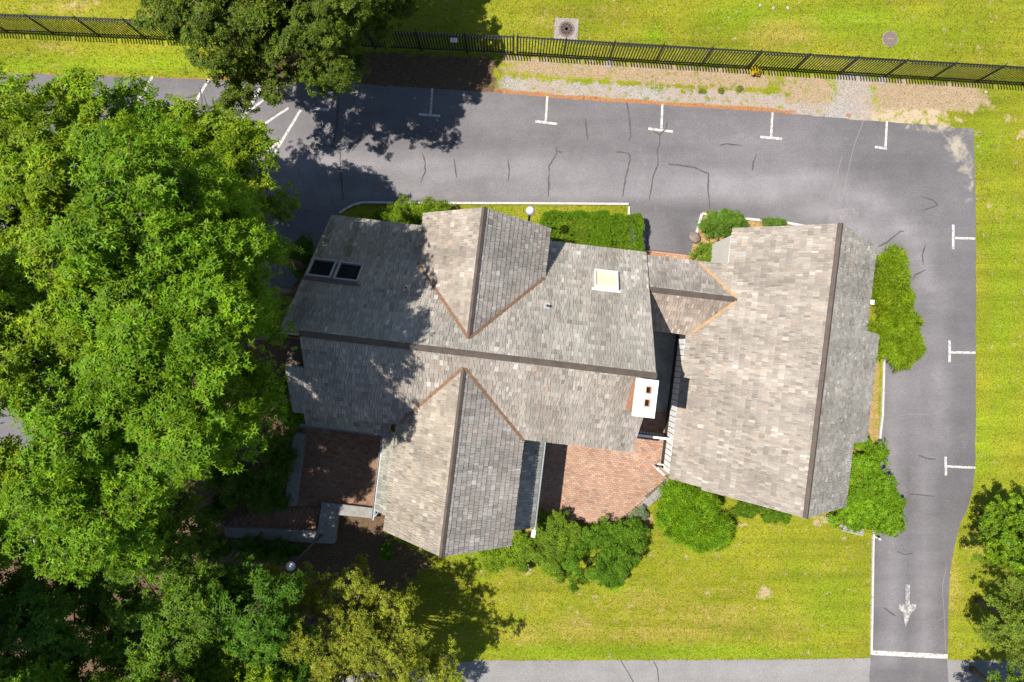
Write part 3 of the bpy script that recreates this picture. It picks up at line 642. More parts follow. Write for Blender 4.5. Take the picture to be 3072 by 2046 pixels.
# skylights and roof pipes
def onN(U, V): return Vector((U, V, 7.75 - kN * (V + .68)))
tN = Vector((0, -5.47, 5.25)).normalized(); nN = Vector((0, 5.25, 5.47)).normalized(); sN = Vector((1, 0, 0))
def skylight(U, V, w, h, fm, gm, lab, deep):
    c = onN(U, V); e = bpy.data.objects.new('skylight', None)
    def bx(mb, s0, s1, t0, t1, n0, n1):
        pp = [c + sN * s + tN * t for s, t in ((s0, t0), (s1, t0), (s1, t1), (s0, t1))]
        return mb.hexa([p + nN * n0 for p in pp] + [p + nN * n1 for p in pp])
    f = .085; mb = MB()
    bx(mb, -w / 2, w / 2, -h / 2, -h / 2 + f, -.05, .17); bx(mb, -w / 2, w / 2, h / 2 - f, h / 2, -.05, .17)
    bx(mb, -w / 2, -w / 2 + f, -h / 2 + f, h / 2 - f, -.05, .168); bx(mb, w / 2 - f, w / 2, -h / 2 + f, h / 2 - f, -.05, .168)
    fo = mb.build('skylight', fm, house); fo['label'] = lab
    bx(MB(), -w / 2 + f, w / 2 - f, -h / 2 + f, h / 2 - f, .06, .085 if not deep else .075).build('pane', gm, fo)
    bx(MB(), -w / 2 - .1, w / 2 + .1, h / 2 + .002, h / 2 + .14, .03, .06).build('flashing', M['copper'] if deep else M['paleframe'], fo)
skylight(-8.36, 2.02, 1.06, 1.14, M['greyframe'], M['darkglass'], 'dark skylight nearest the west rake', True)
skylight(-7.20, 2.00, 1.06, 1.14, M['greyframe'], M['darkglass'], 'dark skylight beside the one at the west rake', True)
skylight(3.78, 3.10, 1.06, 1.14, M['paleframe'], M['creamglass'], 'pale framed skylight with a cream pane', False)
for U, V, r in ((1.27, 1.63, .05), (-4.62, 1.67, .06)):
    p = onN(U, V); mb = MB(); n = 12
    mb.tube([p - Vector((0, 0, .1)), p + Vector((0, 0, .42))], r, n)
    vp = mb.build('vent_pipe', M['steel'], house, True)
    MB().lathe([(r * .72, 0), (r * .70, .006)], tuple(p + Vector((0, 0, .421))), 12).build('pipe_mouth', M['dark'], vp)
    q = [p + sN * a + tN * b + nN * .045 for a, b in ((-.13, -.16), (.13, -.16), (.13, .22), (-.13, .22))]
    MB().hexa(q + [x + nN * .008 for x in q]).build('pipe_flashing', M['fascia'], vp)
fl = MB()
for d in (-.1, .1): fl.lathe([(.02, -.1), (.085, -.06), (.09, .05), (.03, .06)], (-2.45 + d, 5.28, 4.6), 14)
fl.box(-2.6, -2.3, 4.85, 5.2, 4.62, 4.68); fl.build('floodlight', M['steel'], house, True)
MB().box(15.75, 15.95, 3.55, 3.75, 3.40, 3.46).build('gable_vent', M['white'], house)

# ------------------------------------------------------------------ brick paving
def paving(name, poly_px, z, label, rot=0., tone=(1, 1, 1), seed=1, L=.205, Wd=.102, spread=.10):
    rb = random.Random(seed); pts = [P(*p) for p in poly_px]; c = sum(pts, Vector()) / len(pts)
    base = struct(put(name, MB().prism([(p.x - c.x, p.y - c.y) for p in pts], -.1, z - .012).mesh(name), M['mortar']), label, 'paving'); base.location = (c.x, c.y, 0)
    a = -TH + rot; e = (Vector((math.cos(a), math.sin(a))), Vector((-math.sin(a), math.cos(a))))
    poly = np.array([[(p - c).xy.dot(e[0]), (p - c).xy.dot(e[1])] for p in pts])
    mats = []; cols = []; sc = []; row = 0; y = poly[:, 1].min()
    def ins(x, yy): return inpoly(poly, np.array([x]), np.array([yy]), 1e-4)[0] > .5
    while y < poly[:, 1].max():
        x = poly[:, 0].min() - (L / 2 if row % 2 else 0) - rb.uniform(0, .02)
        while x < poly[:, 0].max():
            lc, yc = x + L / 2, y + Wd / 2
            if ins(lc - L * .4, yc) and ins(lc + L * .4, yc) and ins(lc, yc - Wd * .4) and ins(lc, yc + Wd * .4):
                w = e[0] * lc + e[1] * yc; r = rb.uniform(-.012, .012); lx, ly = L - rb.uniform(.006, .014), Wd - rb.uniform(.006, .012)
                ca, sa = math.cos(a + r), math.sin(a + r); f = rb.uniform(1 - spread, 1 + spread); h = .05 + rb.uniform(-.004, .004)
                mats.append([[ca * lx, -sa * ly, 0, w.x], [sa * lx, ca * ly, 0, w.y], [0, 0, h, z - .05], [0, 0, 0, 1]])
                pc = rb.choices([(.315, .192, .130), (.29, .172, .116), (.28, .198, .150), (.335, .22, .152), (.24, .150, .108)], (4, 3, 2, 3, 1.2))[0]
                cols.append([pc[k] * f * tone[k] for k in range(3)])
                wp = Vector((c.x + w.x, c.y + w.y)); px = wp.x * 60 + CX; sc.append((1 if 1690 < px < 1900 or 905 < px < 1140 else .2) + rb.random() * .1)
            x += L
        y += Wd; row += 1
    pieces('brick', 'paving_bricks', UB_V, mats, cols, sc, M['brick'], base); return base
paving('brick_patio', [(1560, 1300), (1890, 1240), (2020, 1235), (2030, 1400), (1990, 1448), (1843, 1578), (1604, 1548)], .06, 'sunlit pink brick patio between the house wings', 0, (1.02, 1.0, 1.0), 3)
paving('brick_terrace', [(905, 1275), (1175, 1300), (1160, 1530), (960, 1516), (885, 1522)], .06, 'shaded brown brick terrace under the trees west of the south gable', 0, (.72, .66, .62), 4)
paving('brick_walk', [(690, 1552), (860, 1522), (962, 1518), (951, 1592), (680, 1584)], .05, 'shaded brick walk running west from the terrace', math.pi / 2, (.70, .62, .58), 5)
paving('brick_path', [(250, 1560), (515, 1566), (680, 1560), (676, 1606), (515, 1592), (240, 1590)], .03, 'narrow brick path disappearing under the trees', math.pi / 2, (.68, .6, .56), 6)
paving('brick_strip', [(1905, 742), (2075, 764), (2073, 785), (1905, 765)], .04, 'strip of orange brick paving at the entrance recess', 0, (1.1, .95, .82), 7)
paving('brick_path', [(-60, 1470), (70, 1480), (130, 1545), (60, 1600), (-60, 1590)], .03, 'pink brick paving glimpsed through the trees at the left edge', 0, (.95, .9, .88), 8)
def slab(name, poly, z0, z1, m, label, cat='wall', zpx=None, bevel=.015, kind=None, cats=True):
    pts = [P(x, y, z1 if zpx is None else zpx) for x, y in poly]; c = sum(pts, Vector()) / len(pts)
    o = MB().prism([(p.x - c.x, p.y - c.y) for p in pts], z0, z1).build(name, m, None, bevel=bevel); o.location = (c.x, c.y, 0)
    if kind: struct(o, label, cat)
    else: tag(o, label, cat)
    return o
slab('patio_border', [(1845, 1583), (1866, 1582), (2018, 1462), (2040, 1430), (2030, 1400), (1990, 1449)], -.05, .075, M['concrete'], 'grey concrete border along the slanting edge of the patio', 'border', 0.05, kind=1)
slab('court_floor', [(1880, 960), (2090, 985), (2060, 1240), (1880, 1240)], -.05, .03, M['flag'], 'dark mossy slab in the narrow court beside the chimney', 'slab', 0.0, kind=1)
slab('low_wall', [(880, 1298), (914, 1302), (887, 1519), (852, 1519)], -.05, .42, M['concrete'], 'low grey concrete wall along the west side of the terrace')
slab('low_wall', [(965, 1506), (1128, 1525), (1126, 1556), (1013, 1545), (1003, 1631), (945, 1629), (952, 1592)], -.05, .42, M['concrete'], 'low grey L-shaped concrete wall at the south end of the terrace')
slab('low_wall', [(672, 1582), (951, 1593), (944, 1629), (676, 1612)], -.05, .36, M['concrete'], 'low grey concrete wall along the south side of the brick walk')
slab('paving_slab', [(215, 1565), (245, 1565), (245, 1590), (215, 1590)], -.05, .05, M['concrete'], 'small grey paving slab showing between the left trees', 'slab', 0, kind=1)
slab('paving_slab', [(290, 1570), (325, 1570), (325, 1597), (290, 1597)], -.05, .05, M['concrete'], 'second grey paving slab between the left trees', 'slab', 0, kind=1)
slab('paving_slab', [(75, 1610), (130, 1600), (150, 1620), (85, 1645)], -.05, .05, M['kerb'], 'pale slab lit through the trees at far left', 'slab', 0, kind=1)
# white slatted gate between the house and the wing
gt = thing('slat_gate', 'white slatted gate closing the narrow court between the house and the east wing', 'gate', HL(5.6, -3.72), -TH)
MB().box(0, 2.4, -.05, .05, 1.82, 1.90).build('rail', M['white'], gt); MB().box(0, 2.4, -.02, .02, .25, .33).build('rail', M['white'], gt)
for q in range(15): MB().box(.06 + q * .16, .10 + q * .16, -.055, -.03 + .05, .08, 1.815).build('slat', M['oldwood'], gt)

# ------------------------------------------------------------------ fences
def fence(name, x0, x1, npan, label, yf):
    a = P(x0, yf(x0)); b = P(x1, yf(x1)); d = (b - a); Lt = d.length; d.normalize(); ang = math.atan2(d.y, d.x)
    t = thing(name, label, 'fence', a, ang, 'black metal fences along the car park')
    pl = Lt / npan
    post = MB().box(-.05, .05, -.04, .04, 0, 2.02).lathe([(.05, 2.02), (.05, 2.04), (.02, 2.07)], (0, 0, 0), 8).mesh('post'); post.materials.append(M['black'])
    arm = MB().tube([(0, 0, 1.99), (0, .05, 2.10), (0, .10, 2.16)], .014, 6).mesh('post_finial'); arm.materials.append(M['black'])
    pk = MB(); w = .009
    prof = [(0, .04), (0, 1.88), (-.02, 2.00), (-.10, 2.12), (-.22, 2.19), (-.30, 2.20)]
    for (y0, z0), (y1, z1) in zip(prof[:-1], prof[1:]):
        dd = Vector((0, y1 - y0, z1 - z0)).normalized(); nn = Vector((0, -dd.z, dd.y)) * w
        p0 = Vector((0, y0, z0)); p1 = Vector((0, y1, z1)); X = Vector((.029, 0, 0))
        pk.hexa([p0 - X - nn, p0 + X - nn, p0 + X + nn, p0 - X + nn, p1 - X - nn, p1 + X - nn, p1 + X + nn, p1 - X + nn])
    pm = pk.mesh('picket'); pm.materials.append(M['black'])
    rail = MB().box(0, pl, -.022, .022, -.03, .03).mesh('rail'); rail.materials.append(M['black'])
    for q in range(npan + 1):
        o = put('post', post, None, t); o.location = (q * pl, 0, 0); f = put('post_finial', arm, None, o)
        if q == npan: break
        for z in (.22, 1.93): o = put('rail', rail, None, t); o.location = (q * pl, 0, z)
        for k in range(1, 16): o = put('picket', pm, None, t); o.location = (q * pl + pl * k / 16, .034, 0)
    return t
fence('picket_fence', 1540 - 137.8 * 12, 1540, 12, 'black metal picket fence running behind the big top tree to the left edge', lambda x: 103 + (x - 169) * .0436)
fence('picket_fence', 1552, 1552 + 137.6 * 12, 12, 'black metal picket fence beside the gravel from the shade to the right edge', lambda x: 163 + (x - 1552) * .0604)
sg = thing('fence_sign', 'small white notice fixed to the shaded fence', 'sign', P(1362, 118, 1.55), 0)
MB().box(-.16, .16, -.012, 0, -.11, .11).build('panel', M['white'], sg)
for z in (.055, .0, -.055): MB().box(-.10, .10, -.0155, -.0125, z - .012, z + .012).build('text_line', M['greyframe'], sg)
sg.location.y -= .03; sg.rotation_euler = (R(-35), 0, R(-2.5))
for x, w in ((1826, .20), (2646, .22)):
    y = 163 + (x - 1552) * .0604 + 14
    tag(MB().lathe([(w, -.02), (w, .03), (w * .8, .035)], tuple(P(x, y)), 16).build('post_footing', M['pad'], None, True), 'pale concrete post footing at the fence line ' + ('near the manhole pad' if x < 2000 else 'beside the grey gravel patch'), 'footing')

# ------------------------------------------------------------------ small things on the ground
mh = thing('manhole', 'square concrete pad with a round iron manhole cover north of the fence', 'manhole', P(1699, 88), -.05)
MB().box(-.6, .6, -.55, .55, -.1, .03).build('pad', M['pad'], mh, bevel=.02)
cv = MB().lathe([(.40, .03), (.40, .05), (.33, .05), (.33, .042), (.32, .055), (0.01, .055)], (0, 0, 0), 28).build('cover', M['iron'], mh)
for r in (.10, .17, .24, .30): MB().lathe([(r - .012, .055), (r - .012, .064), (r + .012, .064), (r + .012, .055)], (0, 0, 0), 24).build('ring', M['iron'], cv)
for kq in range(10):
    an = kq * math.pi / 5; MB().hexa([(math.cos(an) * r - math.sin(an) * s * .009, math.sin(an) * r + math.cos(an) * s * .009, z) for z in (.0555, .0625) for r, s in ((.09, -1), (.30, -1), (.30, 1), (.09, 1))]).build('rib', M['iron'], cv)
rcv = thing('manhole_cover', 'plain round brown cover set in the bright lawn at right', 'manhole cover', P(2670, 117))
MB().lathe([(.37, -.02), (.37, .025), (.355, .04), (.01, .042)], (0, 0, 0), 28).build('cover', M['iron'], rcv); MB().lathe([(.40, -.02), (.40, .015), (.375, .018)], (0, 0, 0), 28).build('frame', M['pad'], rcv)
for kq in range(5): MB().box(-.14 + kq * .06, -.10 + kq * .06, -.03, .03, .042, .05).build('raised_mark', M['pad'], rcv)
def stone(px, py, r, m, label, name='rock', seed=1, cat='rock', group=None, flat=.6):
    bm = bmesh.new(); bmesh.ops.create_icosphere(bm, subdivisions=3, radius=1); rr = random.Random(seed); ax = [Vector((rr.uniform(-1, 1), rr.uniform(-1, 1), rr.uniform(-1, 1))).normalized() for _ in range(9)]; dd = [rr.uniform(.62, .95) for _ in ax]
    for v in bm.verts:
        for a, d in zip(ax, dd):
            t = v.co.dot(a)
            if t > d: v.co -= a * (t - d)
        v.co = Vector((v.co.x * r, v.co.y * r * .8, v.co.z * r * flat))
    me = bpy.data.meshes.new(name); bm.to_mesh(me); bm.free(); o = put(name, me, m); o.location = P(px, py) + Vector((0, 0, r * flat * .55)); o.rotation_euler.z = rr.uniform(0, 6); return tag(o, label, cat, group)
stone(2082, 712, .34, M['rock'], 'brown boulder at the end of the mulch island kerb', seed=3)
stone(2280, 18, .10, M['paleRock'], 'pale stone leftmost of three on the north lawn', seed=4, cat='stone', name='stone'); stone(2319, 25, .10, M['paleRock'], 'pale stone in the middle of three on the north lawn', seed=5, cat='stone', name='stone'); stone(2362, 25, .11, M['paleRock'], 'pale stone rightmost of three on the north lawn', seed=6, cat='stone', name='stone')
stone(2956, 277, .10, M['paleRock'], 'pale stone on the straw near the right end of the fence', seed=8, cat='stone', name='stone')
# lamp posts
def lamp(px, py, h, label):
    b = P(px, py, h); t = thing('lamp_post', label, 'lamp post', (b.x, b.y, 0), 0, 'globe lamp posts by the house')
    MB().lathe([(.11, 0), (.11, .12), (.06, .18), (.05, h - .35)], (0, 0, 0), 12).build('pole', M['black'], t, True)
    MB().lathe([(.05, h - .36), (.10, h - .32), (.11, h - .26)], (0, 0, 0), 14).build('collar', M['steel'], t, True)
    r = .20; gl = [(r * math.sin(a), h - .08 - r * math.cos(a)) for a in [math.pi * k / 12 for k in range(1, 13)]]; gl[-1] = (.004, gl[-1][1])
    MB().lathe(gl, (0, 0, 0), 24).build('globe', M['globe'], t, True); MB().lathe([(.12, h + .075), (.11, h + .105), (.02, h + .128)], (0, 0, 0), 16).build('cap', M['white'], t, True)
lamp(1591, 631, 5.2, 'globe lamp post beside the north gable and lawn strip'); lamp(870, 1701, 5.2, 'globe lamp post in the dark mulch below the terrace')
# bench by the big leafy shrub
bn = thing('bench', 'weathered grey wooden bench half under the leafy shrub by the driveway', 'bench', P(2560, 1590, .4).xy.to_3d(), R(-14))
for q in range(4): MB().box(-.52, .52, -.18 + q * .095, -.10 + q * .095, .38, .42).build('slat', M['oldwood'], bn, bevel=.006)
for x in (-.42, .42):
    for y in (-.14, .14): MB().box(x - .03, x + .03, y - .03, y + .03, 0, .378).build('leg', M['oldwood'], bn)
tb = MB().box(-.5, .5, -.05, .05, -.02, .10).build('edging_timber', M['oldwood'], None, bevel=.01); tb.location = P(2507, 1567); tb.rotation_euler.z = R(-29); tag(tb, 'old timber edging board leading from the gable to the bench', 'timber')
mp = thing('marker_post', 'short white marker post at the kerb end under the leafy shrub', 'post', P(2622, 1608)); MB().lathe([(.05, 0), (.05, .55), (.035, .60)], (0, 0, 0), 10).build('shaft', M['white'], mp); MB().lathe([(.056, .42), (.056, .5)], (0, 0, 0), 10).build('band', M['greyframe'], mp)

# ------------------------------------------------------------------ plants
def rosettes(rng, pos, axis, nleaf, L, Wd, lift, col, hue, droop=0., tri=True):
    n = len(pos); axis = axis / np.linalg.norm(axis, axis=1, keepdims=True)
    ref = np.where(np.abs(axis[:, 2:3]) < .9, np.array([[0, 0, 1.]]), np.array([[1., 0, 0]]))
    a = np.cross(axis, ref); a /= np.linalg.norm(a, axis=1, keepdims=True); b = np.cross(axis, a)
    ph = (np.arange(nleaf)[None] * 2 * np.pi / nleaf + rng.uniform(0, 6.28, (n, 1)) + rng.uniform(-.35, .35, (n, nleaf)))[..., None]
    el = rng.uniform(lift[0], lift[1], (n, nleaf))[..., None]
    rad = a[:, None] * np.cos(ph) + b[:, None] * np.sin(ph)
    d = rad * np.cos(el) + axis[:, None] * np.sin(el); side = np.cross(axis[:, None] + rng.normal(0, .25, (n, nleaf, 3)), d); side /= np.linalg.norm(side, axis=2, keepdims=True)
    ln = L * rng.uniform(.65, 1.2, (n, nleaf))[..., None]; wd = Wd * rng.uniform(.7, 1.2, (n, nleaf))[..., None]
    p0 = pos[:, None] + d * .02; mid = p0 + d * ln * .52; tip = p0 + d * ln - np.array([0, 0, 1.]) * ln * droop
    nn = np.cross(d, side); up = nn * wd * .12
    kv = 3 if tri else 4
    if tri: base = p0 + d * ln * .12; V = np.stack([base + side * wd * .55, tip, base - side * wd * .45 + up], 2).reshape(-1, 3)
    else: V = np.stack([p0, mid + side * wd * .5 + up, tip, mid - side * wd * .5 + up], 2).reshape(-1, 3)
    F = np.arange(len(V)).reshape(-1, kv)
    c = np.array(col)[None, None] * np.ones((n, nleaf, 1)); rv = rng.normal(0, 1, (n, 1, 1)); lv = rng.normal(0, 1, (n, nleaf, 1))
    c = c * np.clip(1 + hue * (.75 * rv + .55 * lv), .45, 1.9); yel = np.clip(rng.normal(0, .35, (n, nleaf, 1)) + rng.normal(0, .25, (n, 1, 1)), -.4, .8)
    c = c * (1 + yel * np.array([.5, .10, -.2]))
    return V, F, np.repeat(np.clip(c, .003, .8).reshape(-1, 3), kv, 0)
def crown_points(rng, c, r, n, lobes, lobe_r, flat=.7, top=.35, low=-.75, inner=.28, spl=10, sr=.36, ea=1.):
    c = np.array(c); r = np.array(r)
    u = rng.normal(0, 1, (lobes, 3)); u /= np.linalg.norm(u, axis=1, keepdims=True); u[:, 2] = np.where(u[:, 2] < low, -u[:, 2], u[:, 2]); u[:, 2] = np.where(rng.random(lobes) < top, np.abs(u[:, 2]), u[:, 2])
    az = np.arctan2(u[:, 1], u[:, 0]); ph = rng.uniform(0, 6.28, 3); env = 1 + ea * .13 * np.sin(2 * az + ph[0]) + ea * .10 * np.sin(3 * az + ph[1]) + ea * .08 * np.sin(5 * az + ph[2])
    lr = rng.uniform(lobe_r[0], lobe_r[1], lobes); f = rng.uniform(.25, 1.12, lobes) ** .55 * env
    lc = c + u * np.maximum(r - lr[:, None] * .75, .05) * f[:, None]
    # leafy sprays on every lobe, rosettes spread over the tilted, sagging disc of a spray
    ns = lobes * spl; k = np.repeat(np.arange(lobes), spl); v = rng.normal(0, 1, (ns, 3)); v /= np.linalg.norm(v, axis=1, keepdims=True); v[:, 2] = np.where((v[:, 2] < -.15) & (rng.random(ns) < .75), -v[:, 2], v[:, 2])
    sc = lc[k] + v * (lr[k] * np.where(rng.random(ns) < inner, rng.uniform(.3, .8, ns), rng.uniform(.85, 1.2, ns)))[:, None] * np.array([1, 1, flat])
    nrm = v * .55 + np.array([0, 0, .75]) + rng.normal(0, .22, (ns, 3)); nrm /= np.linalg.norm(nrm, axis=1, keepdims=True)
    e1 = np.cross(nrm, np.array([.31, .95, .05])); e1 /= np.linalg.norm(e1, axis=1, keepdims=True); e2 = np.cross(nrm, e1)
    rad = sr * rng.uniform(.6, 1.35, ns); rate = rad ** 2; q = rng.choice(ns, n, p=rate / rate.sum()); aa = rng.uniform(0, 6.28, n)
    rr = np.sqrt(rng.random(n)) * rad[q] * (1 + .45 * np.sin(aa * 3 + q) + .25 * np.sin(aa * 5 + 2 * q)); dv = e1[q] * (rr * np.cos(aa))[:, None] + e2[q] * (rr * np.sin(aa))[:, None]
    p = sc[q] + dv - np.array([0, 0, 1.]) * (rr ** 2 / np.maximum(rad[q], .05) * .35)[:, None] + rng.normal(0, sr * .10, (n, 3))
    out = nrm[q] + dv / np.maximum(rad[q], .05)[:, None] * .5 + rng.normal(0, .2, (n, 3)); tone = (1 + rng.normal(0, .06, lobes)[k] + rng.normal(0, .09, ns))[q]
    return p, out, lc, lr, np.clip(tone, .6, 1.5)
def tree(label, cat_group, x, y, h, zc, r, rz, seed, n, leaf, lw, col, hue=.22, lobes=30, lobe_r=(.7, 1.25), nleaf=7, lift=(-.1, .75), name='broadleaf_tree', trunk_r=.2, droop=.12, lean=(0, 0), flat=.7, spl=10, sr=.36, ea=1.):
    rng = np.random.default_rng(seed); t = thing(name, label, 'tree', (x, y, 0), 0, cat_group)
    p, out, lc, lr, tone = crown_points(rng, (lean[0], lean[1], zc), (r, r, rz), n, lobes, lobe_r, flat, spl=spl, sr=sr, ea=ea)
    tri = True; V, F, c = rosettes(rng, p, out, nleaf, leaf, lw, lift, col, hue, droop, tri); c *= np.repeat(tone, len(V) // len(p))[:, None]
    put('crown', arr_mesh('crown', V, F, c), M['leaf'], t)
    mb = MB(); rr = random.Random(seed); top = zc + rz * .55
    pts = [(lean[0] * q / 6 + rr.uniform(-.08, .08) * q / 3, lean[1] * q / 6 + rr.uniform(-.08, .08) * q / 3, top * q / 6) for q in range(7)]
    mb.tube(pts, [trunk_r * (1.25 if q == 0 else 1) * (1 - .78 * q / 6) for q in range(7)], 9)
    for q in range(lobes):
        e = Vector(lc[q]); z0 = max(.25 * zc, min(top * .95, e.z - .8 - .45 * math.hypot(e.x, e.y))); f = z0 / top * 6; i0 = min(5, int(f)); s = Vector(pts[i0]).lerp(Vector(pts[i0 + 1]), f - i0)
        m = s.lerp(e, .5) + Vector((rr.uniform(-.25, .25), rr.uniform(-.25, .25), rr.uniform(0, .25))); r0 = trunk_r * (.42 - .05 * i0) + .01
        mb.tube([s, m, e], [r0, r0 * .6, .012], 5)
        for _ in range(4):
            dv = Vector((rr.uniform(-1, 1), rr.uniform(-1, 1), rr.uniform(-.2, .9))).normalized() * lr[q] * .9; mb.tube([m.lerp(e, .7), e + dv * .6, e + dv], [.014, .010, .005], 4)
    put('trunk', mb.mesh('trunk', True), M['bark'], t); return t
OAK = (.114, .210, .006); OAKY = (.150, .228, .006)
GA = 'tall oaks west of the house'
oak = [(-15.8, 5.9, 10.2, 3.7, 3.4, 'tall bright oak at the upper left corner over the angled bays'), (-10.2, 3.6, 13.0, 2.85, 4.4, 'tall bright oak nearest the car park and west skylights'),
       (-9.9, .2, 13.2, 2.85, 4.6, 'tall bright oak touching the west end of the main ridge'), (-13.7, 1.7, 12.3, 3.5, 4.4, 'tall bright oak deep in the middle of the left tree mass'),
       (-12.6, -2.6, 11.4, 3.2, 4.2, 'tall bright oak left of the terrace, lower half of the left mass'), (-9.8, -2.5, 12.4, 2.2, 3.6, 'slimmer bright oak overhanging the southwest roof corner'),
       (-17.2, -.2, 12.0, 2.7, 3.8, 'bright oak at the left edge above the gap showing asphalt'), (-14.2, -5.6, 10.4, 2.6, 3.0, 'lower oak above the slabs at lower left'), (-18.6, 3.4, 11.0, 3.0, 3.4, 'bright oak cut by the left edge below the corner oak'),
       (-11.6, 6.3, 7.2, 2.8, 3.2, 'lower branching oak leaning over the angled bays beside the car park'),
       (-18.9, -6.4, 9.2, 2.5, 3.0, 'lower oak at the left edge below the brick paving'), (-15.6, -14.2, 8.4, 2.9, 3.0, 'lower oak along the bottom edge at left'), (-11.6, -14.2, 6.6, 2.3, 2.7, 'lower oak at the bottom edge left of the yellow-green tree'), (-19.6, -14.6, 8.0, 2.6, 3.0, 'lower oak off the bottom left corner'), (-9.3, 2.0, 11.6, 2.1, 3.2, 'bright oak reaching over the west rake of the main roof'), (-17.7, -4.7, 9.5, 1.7, 2.4, 'small oak below the asphalt gap at the left edge'), (-13.7, 7.2, 7.8, 2.3, 2.8, 'low spreading oak over the angled bay lines')]
for q, (x, y, zc, r, rz, lab) in enumerate(oak):
    tree(lab, GA, x, y, 0, zc, r, rz, 20 + q, int(980 * r * r), .155, .072, OAK if q % 3 else OAKY, .26, int(10 + 8 * r), (.55, 1.05), 7, (-.15, .7), 'oak_tree', .22, spl=11, sr=.36)
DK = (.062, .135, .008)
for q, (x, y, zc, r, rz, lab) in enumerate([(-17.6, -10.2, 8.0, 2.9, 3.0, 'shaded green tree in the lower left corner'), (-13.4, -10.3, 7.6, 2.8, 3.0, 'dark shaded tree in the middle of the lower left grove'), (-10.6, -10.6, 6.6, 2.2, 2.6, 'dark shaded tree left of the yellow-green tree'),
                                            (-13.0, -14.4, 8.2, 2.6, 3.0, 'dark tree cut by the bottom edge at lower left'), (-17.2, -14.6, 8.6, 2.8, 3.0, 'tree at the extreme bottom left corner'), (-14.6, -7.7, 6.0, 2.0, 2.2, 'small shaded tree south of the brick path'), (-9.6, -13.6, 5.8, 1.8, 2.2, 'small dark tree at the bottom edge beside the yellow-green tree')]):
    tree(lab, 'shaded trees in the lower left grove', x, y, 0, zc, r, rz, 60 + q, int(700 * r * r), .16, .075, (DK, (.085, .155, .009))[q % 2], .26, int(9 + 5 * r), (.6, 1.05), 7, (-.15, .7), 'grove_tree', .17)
for q, (x, y, lab) in enumerate([(-19.6, -9.6, 'tall oak just outside the left edge, shading the grove')]):
    tree(lab, 'oaks beyond the left edge', x, y, 0, 14.4, 3.2, 4.0, 80 + q, 5500, .2, .09, OAK, .22, 30, (.8, 1.3), 7, (-.15, .7), 'oak_tree', .25)
tree('large olive green maple overhanging the fence and car park at the top', None, -9.4, 15.2, 0, 6.7, 5.7, 3.7, 103, 46000, .12, .082, (.074, .110, .007), .36, 150, (.7, 1.2), 7, (-.2, .6), 'maple_tree', .26, spl=11, sr=.30, ea=.35)
tree('yellow-green small-leaved tree on the lawn by the street', None, -7.0, -13.5, 0, 4.6, 4.4, 2.9, 111, 22000, .085, .048, (.190, .215, .016), .33, 96, (.5, .9), 7, (-.2, .8), 'ornamental_tree', .16, spl=11, sr=.24)
tree('bright green broadleaf tree at the right edge beside the driveway lawn', 'trees cut by the right edge', 23.5, -8.7, 0, 2.7, 2.0, 2.5, 121, 4200, .12, .08, (.115, .195, .006), .3, 26, (.45, .8), 7, (-.1, .7), 'broadleaf_tree', .12, spl=10, sr=.26)
tree('dull green narrow-leaved tree at the lower right edge above the street', 'trees cut by the right edge', 23.3, -13.0, 0, 3.0, 2.2, 2.8, 122, 6200, .12, .045, (.125, .175, .016), .3, 34, (.45, .85), 7, (-.1, .8), 'broadleaf_tree', .14, spl=10, sr=.26)
tree('bright tree at the bottom right corner over the street edge', 'trees cut by the right edge', 23.0, -16.4, 0, 3.0, 2.2, 2.6, 123, 4200, .13, .05, (.11, .18, .010), .3, 26, (.45, .8), 7, (-.1, .8), 'broadleaf_tree', .13, spl=10, sr=.26)

